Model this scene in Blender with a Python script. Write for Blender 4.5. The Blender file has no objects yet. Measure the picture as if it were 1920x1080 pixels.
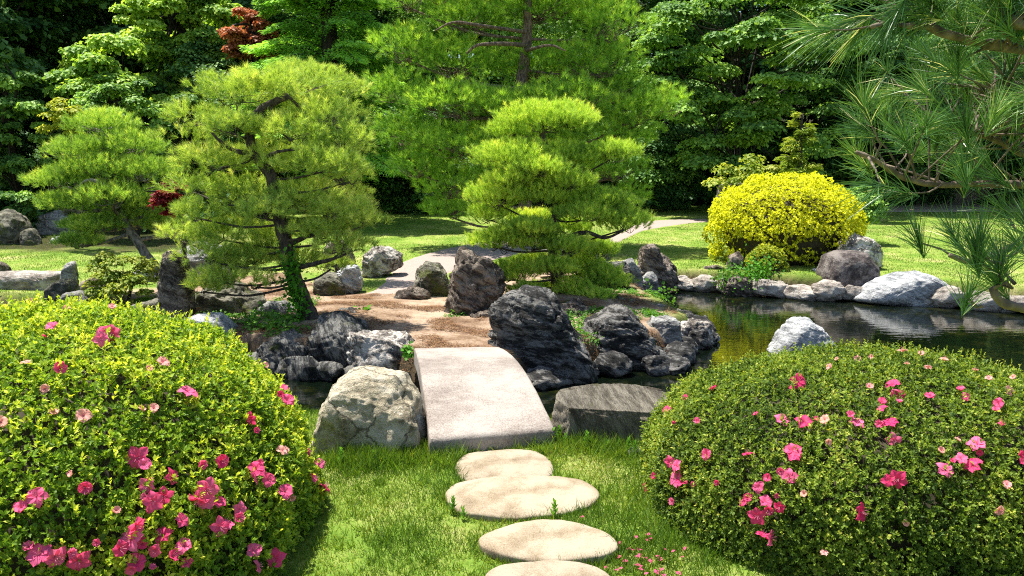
import bpy, bmesh, math, random
import numpy as np
from mathutils import Vector
R = math.radians
# ------------------------------------------------------------------ camera, sky, sun, exposure
SC = bpy.context.scene
COL = SC.collection
F = 1500.0
PITCH = math.atan(220 / F)
CAM = np.array([0, 0, 1.7])
cam = bpy.data.objects.new('camera', bpy.data.cameras.new('camera'))
COL.objects.link(cam)
cam.location = CAM
cam.rotation_euler = (R(90) - PITCH, 0, 0)
cam.data.sensor_width = 36
cam.data.lens = F / 1920 * 36
cam.data.clip_start = 0.05
cam.data.clip_end = 1000
SC.camera = cam
SUN = np.array([-0.28, 0.20, 0.92]); SUN /= np.linalg.norm(SUN)
w = bpy.data.worlds.new('World'); SC.world = w; w.use_nodes = True
nt = w.node_tree
sky = nt.nodes.new('ShaderNodeTexSky'); sky.sky_type = 'NISHITA'; sky.sun_disc = False
sky.sun_elevation = math.asin(SUN[2]); sky.sun_rotation = math.atan2(SUN[0], SUN[1])
bg = nt.nodes['Background']; bg.inputs['Strength'].default_value = 0.095
nt.links.new(sky.outputs[0], bg.inputs['Color'])
sl = bpy.data.lights.new('sun', 'SUN'); sl.energy = 5.0; sl.angle = R(0.53); sl.color = (1, 0.955, 0.87)
so = bpy.data.objects.new('sun', sl); COL.objects.link(so)
so.rotation_euler = Vector((-SUN).tolist()).to_track_quat('-Z', 'Y').to_euler()
SC.view_settings.view_transform = 'Standard'; SC.view_settings.look = 'None'
SC.view_settings.exposure = 1.2; SC.view_settings.gamma = 1
SC.render.engine = 'CYCLES'
SC.cycles.max_bounces = 7; SC.cycles.diffuse_bounces = 3; SC.cycles.transmission_bounces = 3
SC.cycles.glossy_bounces = 3; SC.cycles.use_denoising = False; SC.cycles.filter_width = 1.1; SC.cycles.sample_clamp_indirect = 4

RNG = np.random.default_rng(7)
# ------------------------------------------------------------------ maths helpers
FW = np.array([0, math.cos(PITCH), -math.sin(PITCH)]); UP = np.array([0, math.sin(PITCH), math.cos(PITCH)])
def ray(px, py):
    return FW + (px - 960) / F * np.array([1., 0, 0]) + (540 - py) / F * UP
def P(px, py, z=0.0):
    d = ray(px, py); return CAM + d * ((z - CAM[2]) / d[2])
def PD(px, py, D):
    d = ray(px, py); return CAM + d * (D / d[1])
def gd(py, z=0.0): return P(960, py, z)[1]
def nrm(a):
    return a / np.maximum(np.linalg.norm(a, axis=-1, keepdims=True), 1e-9)
def sstep(a, b, x):
    t = np.clip((x - a) / (b - a), 0, 1); return t * t * (3 - 2 * t)
_perm = np.random.default_rng(3).permutation(512)
_perm = np.concatenate([_perm, _perm, _perm])
_grad = nrm(np.random.default_rng(4).normal(size=(512, 3)))
def noise3(p):
    i = np.floor(p).astype(int); f = p - i; i &= 511
    u = f * f * f * (f * (f * 6 - 15) + 10); out = 0
    for dx in (0, 1):
        for dy in (0, 1):
            for dz in (0, 1):
                h = _perm[_perm[_perm[(i[:, 0] + dx) & 511] + ((i[:, 1] + dy) & 511)] % 512 + ((i[:, 2] + dz) & 511)] % 512
                g = _grad[h]
                v = g[:, 0] * (f[:, 0] - dx) + g[:, 1] * (f[:, 1] - dy) + g[:, 2] * (f[:, 2] - dz)
                out = out + v * (u[:, 0] if dx else 1 - u[:, 0]) * (u[:, 1] if dy else 1 - u[:, 1]) * (u[:, 2] if dz else 1 - u[:, 2])
    return out * 1.6
def fbm(p, oct=4, ridged=False):
    s = 0; a = 1.0
    for k in range(oct):
        n = noise3(p * 2 ** k + 17.3 * k)
        s = s + a * ((0.5 - np.abs(n)) if ridged else n); a *= 0.5
    return s
def catmull(pts, n=8):
    p = np.array(pts, float); p = np.vstack([2 * p[0] - p[1], p, 2 * p[-1] - p[-2]]); out = []
    for i in range(1, len(p) - 2):
        for t in np.linspace(0, 1, n, endpoint=False):
            out.append(0.5 * (2 * p[i] + (p[i + 1] - p[i - 1]) * t + (2 * p[i - 1] - 5 * p[i] + 4 * p[i + 1] - p[i + 2]) * t * t + (3 * p[i] - p[i - 1] - 3 * p[i + 1] + p[i + 2]) * t ** 3))
    out.append(p[-2]); return np.array(out)
# ------------------------------------------------------------------ object helpers
def tag(o, label=None, cat=None, group=None, kind=None):
    for k, v in (('label', label), ('category', cat), ('group', group), ('kind', kind)):
        if v: o[k] = v
    return o
def empty(name, loc, rz=0):
    o = bpy.data.objects.new(name, None); COL.objects.link(o); o.location = [float(c) for c in loc]; o.rotation_euler = (0, 0, rz)
    o.empty_display_size = 0.1
    return o
def link(name, me, parent=None, loc=None):
    o = bpy.data.objects.new(name, me); COL.objects.link(o)
    if loc is not None: o.location = [float(c) for c in loc]
    if parent is not None: o.parent = parent
    return o
def mesh_np(name, V, T, mat, parent=None, smooth=False, rnd=None, origin=None, vattr=None):
    """V (n,3), T (m,3 or 4) -> one mesh object; coordinates are world, origin is subtracted."""
    V = np.asarray(V, np.float32); T = np.asarray(T, np.int32)
    if parent is not None and origin is None: origin = np.array(parent.location)
    if origin is None: origin = np.array([(V[:, 0].min() + V[:, 0].max()) / 2, (V[:, 1].min() + V[:, 1].max()) / 2, V[:, 2].min()])
    me = bpy.data.meshes.new(name); k = T.shape[1]
    me.vertices.add(len(V)); me.vertices.foreach_set('co', (V - np.asarray(origin, np.float32)).ravel())
    me.loops.add(T.size); me.loops.foreach_set('vertex_index', T.ravel())
    me.polygons.add(len(T)); me.polygons.foreach_set('loop_start', np.arange(0, T.size, k, dtype=np.int32))
    me.polygons.foreach_set('loop_total', np.full(len(T), k, np.int32))
    if smooth: me.polygons.foreach_set('use_smooth', np.ones(len(T), bool))
    if rnd is not None:
        a = me.attributes.new('rnd', 'FLOAT', 'FACE'); a.data.foreach_set('value', np.asarray(rnd, np.float32))
    if vattr is not None:
        for nme, val in vattr.items():
            a = me.attributes.new(nme, 'FLOAT', 'POINT'); a.data.foreach_set('value', np.asarray(val, np.float32))
    me.update(calc_edges=True)
    if mat: me.materials.append(mat)
    o = link(name, me, parent)
    o.location = (0, 0, 0) if parent is not None else [float(c) for c in origin]
    return o
def merge(parts):
    Vs, Ts, off = [], [], 0
    for V, T in parts:
        Vs.append(V); Ts.append(np.asarray(T) + off); off += len(V)
    return np.vstack(Vs), np.vstack(Ts)
def frames(along, up=None, rng=RNG):
    """rows side, along, normal"""
    a = nrm(along)
    if up is None: up = rng.normal(size=a.shape)
    s = nrm(np.cross(a, up)); n = np.cross(s, a)
    return np.stack([s, a, n], axis=1)
def scatter(tv, tf, pos, fr, sc):
    tv = np.asarray(tv, float); tf = np.asarray(tf)
    n, k = len(pos), len(tv)
    sc = np.broadcast_to(np.asarray(sc, float).reshape(len(sc), -1) if np.ndim(sc) else np.full((n, 1), sc), (n, 3 if np.ndim(sc) > 1 and np.shape(sc)[1] == 3 else 1))
    V = np.einsum('nki,nij->nkj', tv[None] * sc[:, None, :], fr) + pos[:, None, :]
    T = tf[None] + (np.arange(n) * k)[:, None, None]
    return V.reshape(-1, 3), T.reshape(-1, tf.shape[1])
def tube(pts, radii, seg=8, wob=0.0, cap=True, seed=0):
    pts = np.asarray(pts, float); n = len(pts); radii = np.interp(np.linspace(0, 1, n), np.linspace(0, 1, len(radii)), radii)
    tan = nrm(np.gradient(pts, axis=0)); ref = np.array([0.31, 0.95, 0.1]) if abs(tan[0][2]) > .5 else np.array([0, 0, 1.])
    a = np.linspace(0, 2 * math.pi, seg, endpoint=False); V = []
    for i in range(n):
        s = nrm(np.cross(tan[i], ref)); u = np.cross(s, tan[i])
        V.append(pts[i] + radii[i] * (np.cos(a)[:, None] * s + np.sin(a)[:, None] * u))
    V = np.vstack(V)
    if wob:
        c = np.repeat(pts, seg, 0); rr = np.repeat(radii, seg)[:, None]
        V = c + (V - c) * (1 + wob * fbm(V * 9 / max(radii.max() * 8, .3) + seed, 3)[:, None])
    T = []
    for i in range(n - 1):
        for j in range(seg):
            k = (j + 1) % seg
            T += [(i * seg + j, i * seg + k, (i + 1) * seg + k), (i * seg + j, (i + 1) * seg + k, (i + 1) * seg + j)]
    if cap:
        V = np.vstack([V, pts[-1] + tan[-1] * radii[-1] * .5]); e = len(V) - 1
        for j in range(seg): T.append(((n - 1) * seg + j, (n - 1) * seg + (j + 1) % seg, e))
    return V, np.array(T)
# leaf templates (side, along, normal)
NEEDLE = (np.array([[-.5, 0, 0], [.5, 0, 0], [0, 1, 0]]), np.array([[0, 1, 2]]))
LEAF = (np.array([[0, 0, 0], [-.24, .5, .07], [.24, .5, .07], [0, 1, -.06], [0, .5, 0]]), np.array([[0, 4, 1], [0, 2, 4], [1, 4, 3], [4, 2, 3]]))
LEAF2 = (np.array([[0, 0, 0], [-.3, .48, .08], [.3, .48, .08], [0, 1, -.1]]), np.array([[0, 3, 1], [0, 2, 3]]))
# ------------------------------------------------------------------ materials
def newmat(name):
    m = bpy.data.materials.new(name); m.use_nodes = True
    nt = m.node_tree; return m, nt, nt.nodes, nt.links, nt.nodes['Principled BSDF']
def N(ns, typ, **kw):
    n = ns.new(typ)
    for k, v in kw.items():
        if k in n.inputs: n.inputs[k].default_value = v
        else: setattr(n, k, v)
    return n
def c4(c): return (c[0], c[1], c[2], 1)
def ramp(ns, stops):
    r = ns.new('ShaderNodeValToRGB'); e = r.color_ramp.elements
    while len(e) < len(stops): e.new(0.5)
    for el, (p, c) in zip(e, stops): el.position = p; el.color = c4(c)
    return r
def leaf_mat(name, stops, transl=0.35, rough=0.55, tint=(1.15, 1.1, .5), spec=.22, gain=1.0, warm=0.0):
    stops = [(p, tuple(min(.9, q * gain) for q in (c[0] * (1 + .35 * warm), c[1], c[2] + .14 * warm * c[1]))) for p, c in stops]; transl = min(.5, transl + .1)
    m, nt, ns, ln, b = newmat(name)
    at = N(ns, 'ShaderNodeAttribute', attribute_name='rnd')
    r = ramp(ns, stops); ln.new(at.outputs['Fac'], r.inputs[0])
    ln.new(r.outputs[0], b.inputs['Base Color']); b.inputs['Roughness'].default_value = rough
    b.inputs['Specular IOR Level'].default_value = spec
    mul = N(ns, 'ShaderNodeMix', data_type='RGBA', blend_type='MULTIPLY'); mul.inputs[0].default_value = 1
    ln.new(r.outputs[0], mul.inputs[6]); mul.inputs[7].default_value = c4(tint)
    t = N(ns, 'ShaderNodeBsdfTranslucent'); ln.new(mul.outputs[2], t.inputs[0])
    mx = N(ns, 'ShaderNodeMixShader'); mx.inputs[0].default_value = transl
    ln.new(b.outputs[0], mx.inputs[1]); ln.new(t.outputs[0], mx.inputs[2])
    ln.new(mx.outputs[0], ns['Material Output'].inputs[0]); return m
def bark_mat(name, c1, c2, scale=30):
    m, nt, ns, ln, b = newmat(name)
    tc = N(ns, 'ShaderNodeTexCoord'); mp = N(ns, 'ShaderNodeMapping'); mp.inputs['Scale'].default_value = (1, 1, .35)
    ln.new(tc.outputs['Object'], mp.inputs[0])
    v = N(ns, 'ShaderNodeTexVoronoi', Scale=scale); n = N(ns, 'ShaderNodeTexNoise', Scale=scale * .6, Detail=6.0)
    ln.new(mp.outputs[0], v.inputs['Vector']); ln.new(mp.outputs[0], n.inputs['Vector'])
    a = N(ns, 'ShaderNodeMath', operation='MULTIPLY'); ln.new(v.outputs['Distance'], a.inputs[0]); ln.new(n.outputs[0], a.inputs[1])
    r = ramp(ns, [(0.05, c1), (0.45, c2)]); ln.new(a.outputs[0], r.inputs[0]); ln.new(r.outputs[0], b.inputs['Base Color'])
    bp = N(ns, 'ShaderNodeBump', Strength=.8, Distance=.02); ln.new(a.outputs[0], bp.inputs['Height']); ln.new(bp.outputs[0], b.inputs['Normal'])
    b.inputs['Roughness'].default_value = .9; return m
def rock_mat(name, dark, mid, light, strata=0.0, rot=(0, 0, 0), lichen=0.25, vein=0.0, scale=1.0, moss=0.0):
    m, nt, ns, ln, b = newmat(name)
    tc = N(ns, 'ShaderNodeTexCoord'); mp = N(ns, 'ShaderNodeMapping'); mp.inputs['Rotation'].default_value = rot
    mp.vector_type = 'TEXTURE'; mp.inputs['Scale'].default_value = (1, 1, 1 / (1 + 5 * strata))
    ln.new(tc.outputs['Object'], mp.inputs[0])
    n1 = N(ns, 'ShaderNodeTexNoise', Scale=3.2 * scale, Detail=9.0, Roughness=.68); ln.new(mp.outputs[0], n1.inputs['Vector'])
    n2 = N(ns, 'ShaderNodeTexNoise', Scale=17 * scale, Detail=8.0, Roughness=.75); ln.new(mp.outputs[0], n2.inputs['Vector'])
    ad = N(ns, 'ShaderNodeMath', operation='MULTIPLY_ADD'); ln.new(n2.outputs[0], ad.inputs[0]); ad.inputs[1].default_value = .55
    sub = N(ns, 'ShaderNodeMath', operation='SUBTRACT'); ln.new(n1.outputs[0], sub.inputs[0]); sub.inputs[1].default_value = .27
    ln.new(sub.outputs[0], ad.inputs[2])
    r = ramp(ns, [(.36, dark), (.48, mid), (.58, light)]); ln.new(ad.outputs[0], r.inputs[0]); last = r.outputs[0]
    if lichen:
        n3 = N(ns, 'ShaderNodeTexNoise', Scale=9 * scale, Detail=10.0, Roughness=.8); ln.new(tc.outputs['Object'], n3.inputs['Vector'])
        g = ramp(ns, [(.62 - .1 * lichen, (0, 0, 0)), (.68 - .1 * lichen, (1, 1, 1))]); ln.new(n3.outputs[0], g.inputs[0])
        mx = N(ns, 'ShaderNodeMix', data_type='RGBA'); ln.new(g.outputs[0], mx.inputs[0]); ln.new(last, mx.inputs[6])
        mx.inputs[7].default_value = c4([min(1, c * 1.25 + .05) for c in light]); last = mx.outputs[2]
    if vein:
        vv = N(ns, 'ShaderNodeTexVoronoi', feature='DISTANCE_TO_EDGE', Scale=4 * scale); 
        wp = N(ns, 'ShaderNodeMix', data_type='RGBA'); wp.inputs[0].default_value = .18; ln.new(tc.outputs['Object'], wp.inputs[6]); ln.new(n1.outputs['Color'], wp.inputs[7])
        ln.new(wp.outputs[2], vv.inputs['Vector'])
        g = ramp(ns, [(0.0, (1, 1, 1)), (.034, (0, 0, 0))]); ln.new(vv.outputs['Distance'], g.inputs[0])
        sc = N(ns, 'ShaderNodeMath', operation='MULTIPLY'); ln.new(g.outputs[0], sc.inputs[0]); sc.inputs[1].default_value = vein
        mx = N(ns, 'ShaderNodeMix', data_type='RGBA'); ln.new(sc.outputs[0], mx.inputs[0]); ln.new(last, mx.inputs[6]); mx.inputs[7].default_value = c4([c * .5 for c in dark]); last = mx.outputs[2]
    if moss:
        n4 = N(ns, 'ShaderNodeTexNoise', Scale=5 * scale, Detail=8.0); ln.new(tc.outputs['Object'], n4.inputs['Vector'])
        g = ramp(ns, [(.66 - .2 * moss, (0, 0, 0)), (.74 - .2 * moss, (1, 1, 1))]); ln.new(n4.outputs[0], g.inputs[0])
        mx = N(ns, 'ShaderNodeMix', data_type='RGBA'); ln.new(g.outputs[0], mx.inputs[0]); ln.new(last, mx.inputs[6]); mx.inputs[7].default_value = (.10, .11, .03, 1); last = mx.outputs[2]
    ln.new(last, b.inputs['Base Color'])
    n9 = N(ns, 'ShaderNodeTexNoise', Scale=48 * scale, Detail=5.0, Roughness=.7); ln.new(mp.outputs[0], n9.inputs['Vector']); a9 = N(ns, 'ShaderNodeMath', operation='MULTIPLY_ADD'); ln.new(n9.outputs[0], a9.inputs[0]); a9.inputs[1].default_value = .25; ln.new(ad.outputs[0], a9.inputs[2])
    bp = N(ns, 'ShaderNodeBump', Strength=1.0, Distance=.09 / scale); ln.new(a9.outputs[0], bp.inputs['Height']); ln.new(bp.outputs[0], b.inputs['Normal'])
    b.inputs['Roughness'].default_value = .85; b.inputs['Specular IOR Level'].default_value = .3
    return m
def flat_mat(name, c, rough=.8, var=.3, scale=20, bump=.3, dist=.01):
    m, nt, ns, ln, b = newmat(name)
    tc = N(ns, 'ShaderNodeTexCoord'); n = N(ns, 'ShaderNodeTexNoise', Scale=scale, Detail=8.0, Roughness=.7); ln.new(tc.outputs['Object'], n.inputs['Vector'])
    r = ramp(ns, [(.3, [x * (1 - var) for x in c]), (.7, [min(1, x * (1 + var)) for x in c])]); ln.new(n.outputs[0], r.inputs[0]); ln.new(r.outputs[0], b.inputs['Base Color'])
    bp = N(ns, 'ShaderNodeBump', Strength=bump, Distance=dist); ln.new(n.outputs[0], bp.inputs['Height']); ln.new(bp.outputs[0], b.inputs['Normal'])
    b.inputs['Roughness'].default_value = rough; return m

M = {}
M['azalea_left'] = leaf_mat('azalea_leaf_left', [(0, (.055, .12, .008)), (.45, (.15, .26, .012)), (.85, (.33, .42, .02)), (1, (.42, .46, .04))], .38, gain=1.6, warm=0.3)
M['azalea_right'] = leaf_mat('azalea_leaf_right', [(0, (.03, .065, .010)), (.5, (.09, .155, .012)), (.85, (.18, .27, .022)), (1, (.30, .34, .05))], .33, gain=1.5, warm=0.3)
M['yellow'] = leaf_mat('yellow_leaf', [(0, (.32, .38, .02)), (.25, (.74, .74, .03)), (1, (.93, .92, .08))], .4, tint=(1.0, 1.0, .4))
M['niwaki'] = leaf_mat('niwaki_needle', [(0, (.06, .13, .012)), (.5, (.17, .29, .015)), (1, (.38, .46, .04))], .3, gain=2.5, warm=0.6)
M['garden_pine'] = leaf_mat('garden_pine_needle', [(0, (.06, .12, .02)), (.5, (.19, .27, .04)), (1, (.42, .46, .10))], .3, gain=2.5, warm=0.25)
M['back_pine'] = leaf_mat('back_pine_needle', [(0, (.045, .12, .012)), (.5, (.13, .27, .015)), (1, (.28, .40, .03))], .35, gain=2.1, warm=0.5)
M['small_pine'] = leaf_mat('small_pine_needle', [(0, (.04, .10, .012)), (.5, (.14, .26, .02)), (1, (.30, .40, .045))], .3, gain=2.4, warm=0.6)
M['near_pine'] = leaf_mat('near_pine_needle', [(0, (.02, .06, .015)), (.6, (.045, .12, .022)), (.95, (.10, .19, .03)), (1, (.45, .42, .20))], .15, rough=.3, gain=2, warm=0.6)
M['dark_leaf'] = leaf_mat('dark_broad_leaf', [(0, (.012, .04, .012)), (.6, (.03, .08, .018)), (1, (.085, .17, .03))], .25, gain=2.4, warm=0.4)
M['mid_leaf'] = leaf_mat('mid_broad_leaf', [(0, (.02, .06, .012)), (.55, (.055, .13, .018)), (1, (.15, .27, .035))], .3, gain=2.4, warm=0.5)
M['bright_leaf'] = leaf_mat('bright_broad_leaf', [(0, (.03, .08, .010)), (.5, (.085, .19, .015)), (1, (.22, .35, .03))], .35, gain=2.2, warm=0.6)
M['fir'] = leaf_mat('fir_needle', [(0, (.03, .08, .014)), (.5, (.08, .19, .02)), (1, (.17, .34, .035))], .3, gain=2.8, warm=0.5)
M['maple_brown'] = leaf_mat('brown_maple_leaf', [(0, (.09, .03, .015)), (.6, (.20, .075, .035)), (1, (.34, .16, .07))], .35, tint=(1.2, .8, .6), gain=1.9, warm=0)
M['maple_red'] = leaf_mat('red_maple_leaf', [(0, (.08, .01, .012)), (.6, (.22, .02, .025)), (1, (.38, .05, .04))], .35, tint=(1.2, .6, .6))
M['pale_shrub'] = leaf_mat('pale_shrub_leaf', [(0, (.08, .15, .02)), (.5, (.22, .32, .03)), (1, (.50, .52, .10))], .35)
M['golden'] = leaf_mat('golden_leaf', [(0, (.18, .26, .03)), (.6, (.40, .46, .05)), (1, (.62, .62, .09))], .35)
M['fresh'] = leaf_mat('fresh_leaf', [(0, (.04, .16, .01)), (1, (.15, .42, .03))], .35)
M['grass'] = leaf_mat('grass_blade', [(0, (.075, .17, .014)), (.5, (.165, .30, .025)), (.8, (.33, .40, .04)), (1, (.50, .45, .15))], .35, rough=.5, gain=0.85, warm=0.1)
M['lawn_blade'] = leaf_mat('lawn_blade', [(0, (.085, .19, .02)), (.6, (.21, .34, .045)), (1, (.45, .44, .10))], .3, rough=.6, gain=0.8, warm=0.5)
M['weed'] = leaf_mat('weed_leaf', [(0, (.05, .16, .02)), (1, (.16, .36, .03))], .35)
M['straw'] = leaf_mat('dead_needle', [(0, (.07, .032, .015)), (.5, (.18, .085, .035)), (1, (.36, .21, .10))], .1, tint=(1, 1, 1), rough=.7)
M['pine_bark'] = bark_mat('pine_bark', (.012, .009, .008), (.09, .065, .05))
M['red_bark'] = bark_mat('red_pine_bark', (.04, .024, .018), (.22, .15, .11))
M['pale_bark'] = bark_mat('pale_pine_bark', (.05, .045, .035), (.26, .23, .19))
M['near_bark'] = bark_mat('near_pine_bark', (.025, .018, .013), (.19, .14, .10), 45)
M['dark_bark'] = bark_mat('dark_bark', (.008, .006, .005), (.04, .03, .022), 14)
M['twig'] = flat_mat('azalea_twig', (.035, .028, .012), .9, .4, 30)
# ------------------------------------------------------------------ terrain
WL = -0.32
_wp = [(-14, 5.3), (-6, 5.45), (-2, 5.75), (-.9, 5.62), (.3, 5.55), (1.2, 5.9), (2.6, 5.7), (4.5, 5.4), (8, 4.8), (16, 4.4), (16, 11.5)]
for q in [(1920, 586), (1840, 579), (1640, 563), (1540, 561), (1430, 553), (1350, 549), (1260, 543), (1212, 543), (1205, 556), (1215, 575), (1250, 598), (1318, 640), (1272, 655), (1258, 688), (1105, 700), (1000, 722), (945, 745), (850, 748), (775, 740), (700, 712), (600, 705), (500, 705), (430, 690)]:
    a = P(q[0], q[1], WL); _wp.append((a[0], a[1]))
_wp += [(-3.6, 8.6), (-5.2, 10.2), (-7.5, 10.9), (-14, 10.6)]
WP = np.array(_wp)
def sdf(x, y, poly):
    """positive outside"""
    p = np.stack([x, y], -1); d = np.full(x.shape, 1e9); ins = np.zeros(x.shape, bool)
    for i in range(len(poly)):
        a, b = poly[i], poly[(i + 1) % len(poly)]; e = b - a
        t = np.clip(((p - a) @ e) / (e @ e), 0, 1); q = p - a - t[..., None] * e
        d = np.minimum(d, np.hypot(q[..., 0], q[..., 1]))
        c = ((a[1] > y) != (b[1] > y)) & (x < (b[0] - a[0]) * (y - a[1]) / (b[1] - a[1] + 1e-12) + a[0]); ins ^= c
    return np.where(ins, -d, d)
def height(x, y):
    x = np.asarray(x, float); y = np.asarray(y, float); sh = x.shape; x = x.ravel(); y = y.ravel()
    z0 = np.zeros_like(x)
    base = 0.42 * sstep(11, 29, y) + .03 * noise3(np.stack([x * .5, y * .5, z0], 1)) + .012 * noise3(np.stack([x * 2.3, y * 2.3, z0 + 5], 1))
    base += .10 * np.exp(-((x + 2.2) ** 2 + (y - 9.4) ** 2) / .7) + .16 * np.exp(-((x - .75) ** 2 + (y - 9.9) ** 2) / .8)
    base += 9 * sstep(30, 62, y) + 5 * sstep(17, 40, np.abs(x)) * sstep(4, 20, y) + .5 * sstep(31, 34, y)
    s = sdf(x, y, WP)
    h = np.where(s > 0, WL + (base - WL) * sstep(0, .22, s), WL - .55 * sstep(0, .6, -s))
    return h.reshape(sh)
def H(x, y): return float(height(np.array([x]), np.array([y]))[0])
dirt_poly = np.array([P(*q)[:2] for q in [(775, 668), (700, 640), (650, 705), (500, 715), (380, 700), (250, 640), (60, 610), (120, 575), (250, 545), (330, 535), (420, 520), (560, 515), (600, 545), (690, 550), (800, 552), (880, 560), (960, 520), (1060, 500), (1190, 520), (1200, 560), (1300, 610), (1330, 650), (1200, 700), (960, 735), (930, 668)]])
def axis(*seg):
    out = []
    for a, b, st in seg: out += list(np.arange(a, b - 1e-6, st))
    return np.array(out + [seg[-1][1]])
gx = axis((-250, -40, 15), (-40, -14, 1.2), (-14, -5, .2), (-5, 6, .06), (6, 14, .2), (14, 40, 1.2), (40, 250, 15))
gy = axis((-60, -4, 6), (-4, 1.5, .3), (1.5, 15, .06), (15, 32, .2), (32, 70, 1.2), (70, 400, 20))
GX, GY = np.meshgrid(gx, gy); nx, ny = len(gx), len(gy)
GZ = height(GX, GY)
ii = (np.arange(ny - 1)[:, None] * nx + np.arange(nx - 1)[None]).ravel()
GT = np.stack([ii, ii + 1, ii + nx + 1, ii + nx], 1)
x_, y_ = GX.ravel(), GY.ravel()
sd_d = sdf(x_, y_, dirt_poly); z0 = np.zeros_like(x_)
nz = noise3(np.stack([x_ * 1.7, y_ * 1.7, z0], 1))
dirt = sstep(.25, -.2, sd_d + nz * .3)
dirt = np.maximum(dirt, sstep(-.10, -.20, GZ.ravel() + nz * .03))
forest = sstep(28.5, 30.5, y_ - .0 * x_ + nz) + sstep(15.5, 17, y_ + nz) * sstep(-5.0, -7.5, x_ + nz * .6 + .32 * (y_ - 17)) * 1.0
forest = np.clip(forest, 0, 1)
m, nt, ns, ln, b = newmat('garden_ground')
tc = N(ns, 'ShaderNodeTexCoord')
ng = N(ns, 'ShaderNodeTexNoise', Scale=1.3, Detail=8.0, Roughness=.7); ln.new(tc.outputs['Object'], ng.inputs['Vector'])
nf = N(ns, 'ShaderNodeTexNoise', Scale=38.0, Detail=8.0, Roughness=.8); ln.new(tc.outputs['Object'], nf.inputs['Vector'])
ad = N(ns, 'ShaderNodeMath', operation='MULTIPLY_ADD'); ln.new(nf.outputs[0], ad.inputs[0]); ad.inputs[1].default_value = .6; ln.new(ng.outputs[0], ad.inputs[2])
rg = ramp(ns, [(.60, (.085, .17, .018)), (.76, (.165, .26, .035)), (.88, (.27, .32, .075)), (.98, (.38, .35, .15))]); ln.new(ad.outputs[0], rg.inputs[0])
rd = ramp(ns, [(.58, (.075, .042, .024)), (.74, (.21, .135, .085)), (.9, (.40, .30, .215))]); ln.new(ad.outputs[0], rd.inputs[0])
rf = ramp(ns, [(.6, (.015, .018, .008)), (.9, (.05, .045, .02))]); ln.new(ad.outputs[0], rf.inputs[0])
a1 = N(ns, 'ShaderNodeAttribute', attribute_name='dirt'); a2 = N(ns, 'ShaderNodeAttribute', attribute_name='forest')
m1 = N(ns, 'ShaderNodeMix', data_type='RGBA'); ln.new(a1.outputs['Fac'], m1.inputs[0]); ln.new(rg.outputs[0], m1.inputs[6]); ln.new(rd.outputs[0], m1.inputs[7])
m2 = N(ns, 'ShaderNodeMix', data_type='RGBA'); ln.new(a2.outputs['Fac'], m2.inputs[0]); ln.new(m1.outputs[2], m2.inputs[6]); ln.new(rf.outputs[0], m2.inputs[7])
a3 = N(ns, 'ShaderNodeAttribute', attribute_name='wet'); rw = ramp(ns, [(.6, (.018, .014, .009)), (.95, (.09, .065, .035))]); ln.new(ad.outputs[0], rw.inputs[0]); m3 = N(ns, 'ShaderNodeMix', data_type='RGBA'); ln.new(a3.outputs['Fac'], m3.inputs[0]); ln.new(m2.outputs[2], m3.inputs[6]); ln.new(rw.outputs[0], m3.inputs[7])
ln.new(m3.outputs[2], b.inputs['Base Color']); b.inputs['Roughness'].default_value = .95; b.inputs['Specular IOR Level'].default_value = .1
bp = N(ns, 'ShaderNodeBump', Strength=.7, Distance=.03); ln.new(nf.outputs[0], bp.inputs['Height']); ln.new(bp.outputs[0], b.inputs['Normal'])
M['ground'] = m
wet = sstep(.10, -.12, GZ.ravel() + nz * .06) * (sdf(x_, y_, WP) < .35)
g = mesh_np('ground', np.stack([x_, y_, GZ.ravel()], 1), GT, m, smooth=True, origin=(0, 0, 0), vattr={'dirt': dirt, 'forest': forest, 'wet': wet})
tag(g, kind='structure')
# water
m, nt, ns, ln, b = newmat('pond_water')
b.inputs['Base Color'].default_value = (.012, .018, .008, 1); b.inputs['Roughness'].default_value = .02; b.inputs['IOR'].default_value = 1.33
b.inputs['Specular IOR Level'].default_value = .75
tc = N(ns, 'ShaderNodeTexCoord'); mp = N(ns, 'ShaderNodeMapping'); mp.inputs['Scale'].default_value = (1, 2.2, 1); ln.new(tc.outputs['Object'], mp.inputs[0])
n = N(ns, 'ShaderNodeTexNoise', Scale=5.0, Detail=3.0); ln.new(mp.outputs[0], n.inputs['Vector'])
bp = N(ns, 'ShaderNodeBump', Strength=.10, Distance=.02); ln.new(n.outputs[0], bp.inputs['Height']); ln.new(bp.outputs[0], b.inputs['Normal'])
n5 = N(ns, 'ShaderNodeTexNoise', Scale=2.2, Detail=8.0, Roughness=.75); ln.new(tc.outputs['Object'], n5.inputs['Vector'])
r5 = ramp(ns, [(.5, (.002, .004, .002)), (.75, (.022, .024, .004))]); ln.new(n5.outputs[0], r5.inputs[0]); ln.new(r5.outputs[0], b.inputs['Base Color'])
wt = mesh_np('pond_water', [(-18, 3.5, WL), (18, 3.5, WL), (18, 18, WL), (-18, 18, WL)], [(0, 1, 2, 3)], m, origin=(0, 0, WL)); tag(wt, kind='structure')

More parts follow.
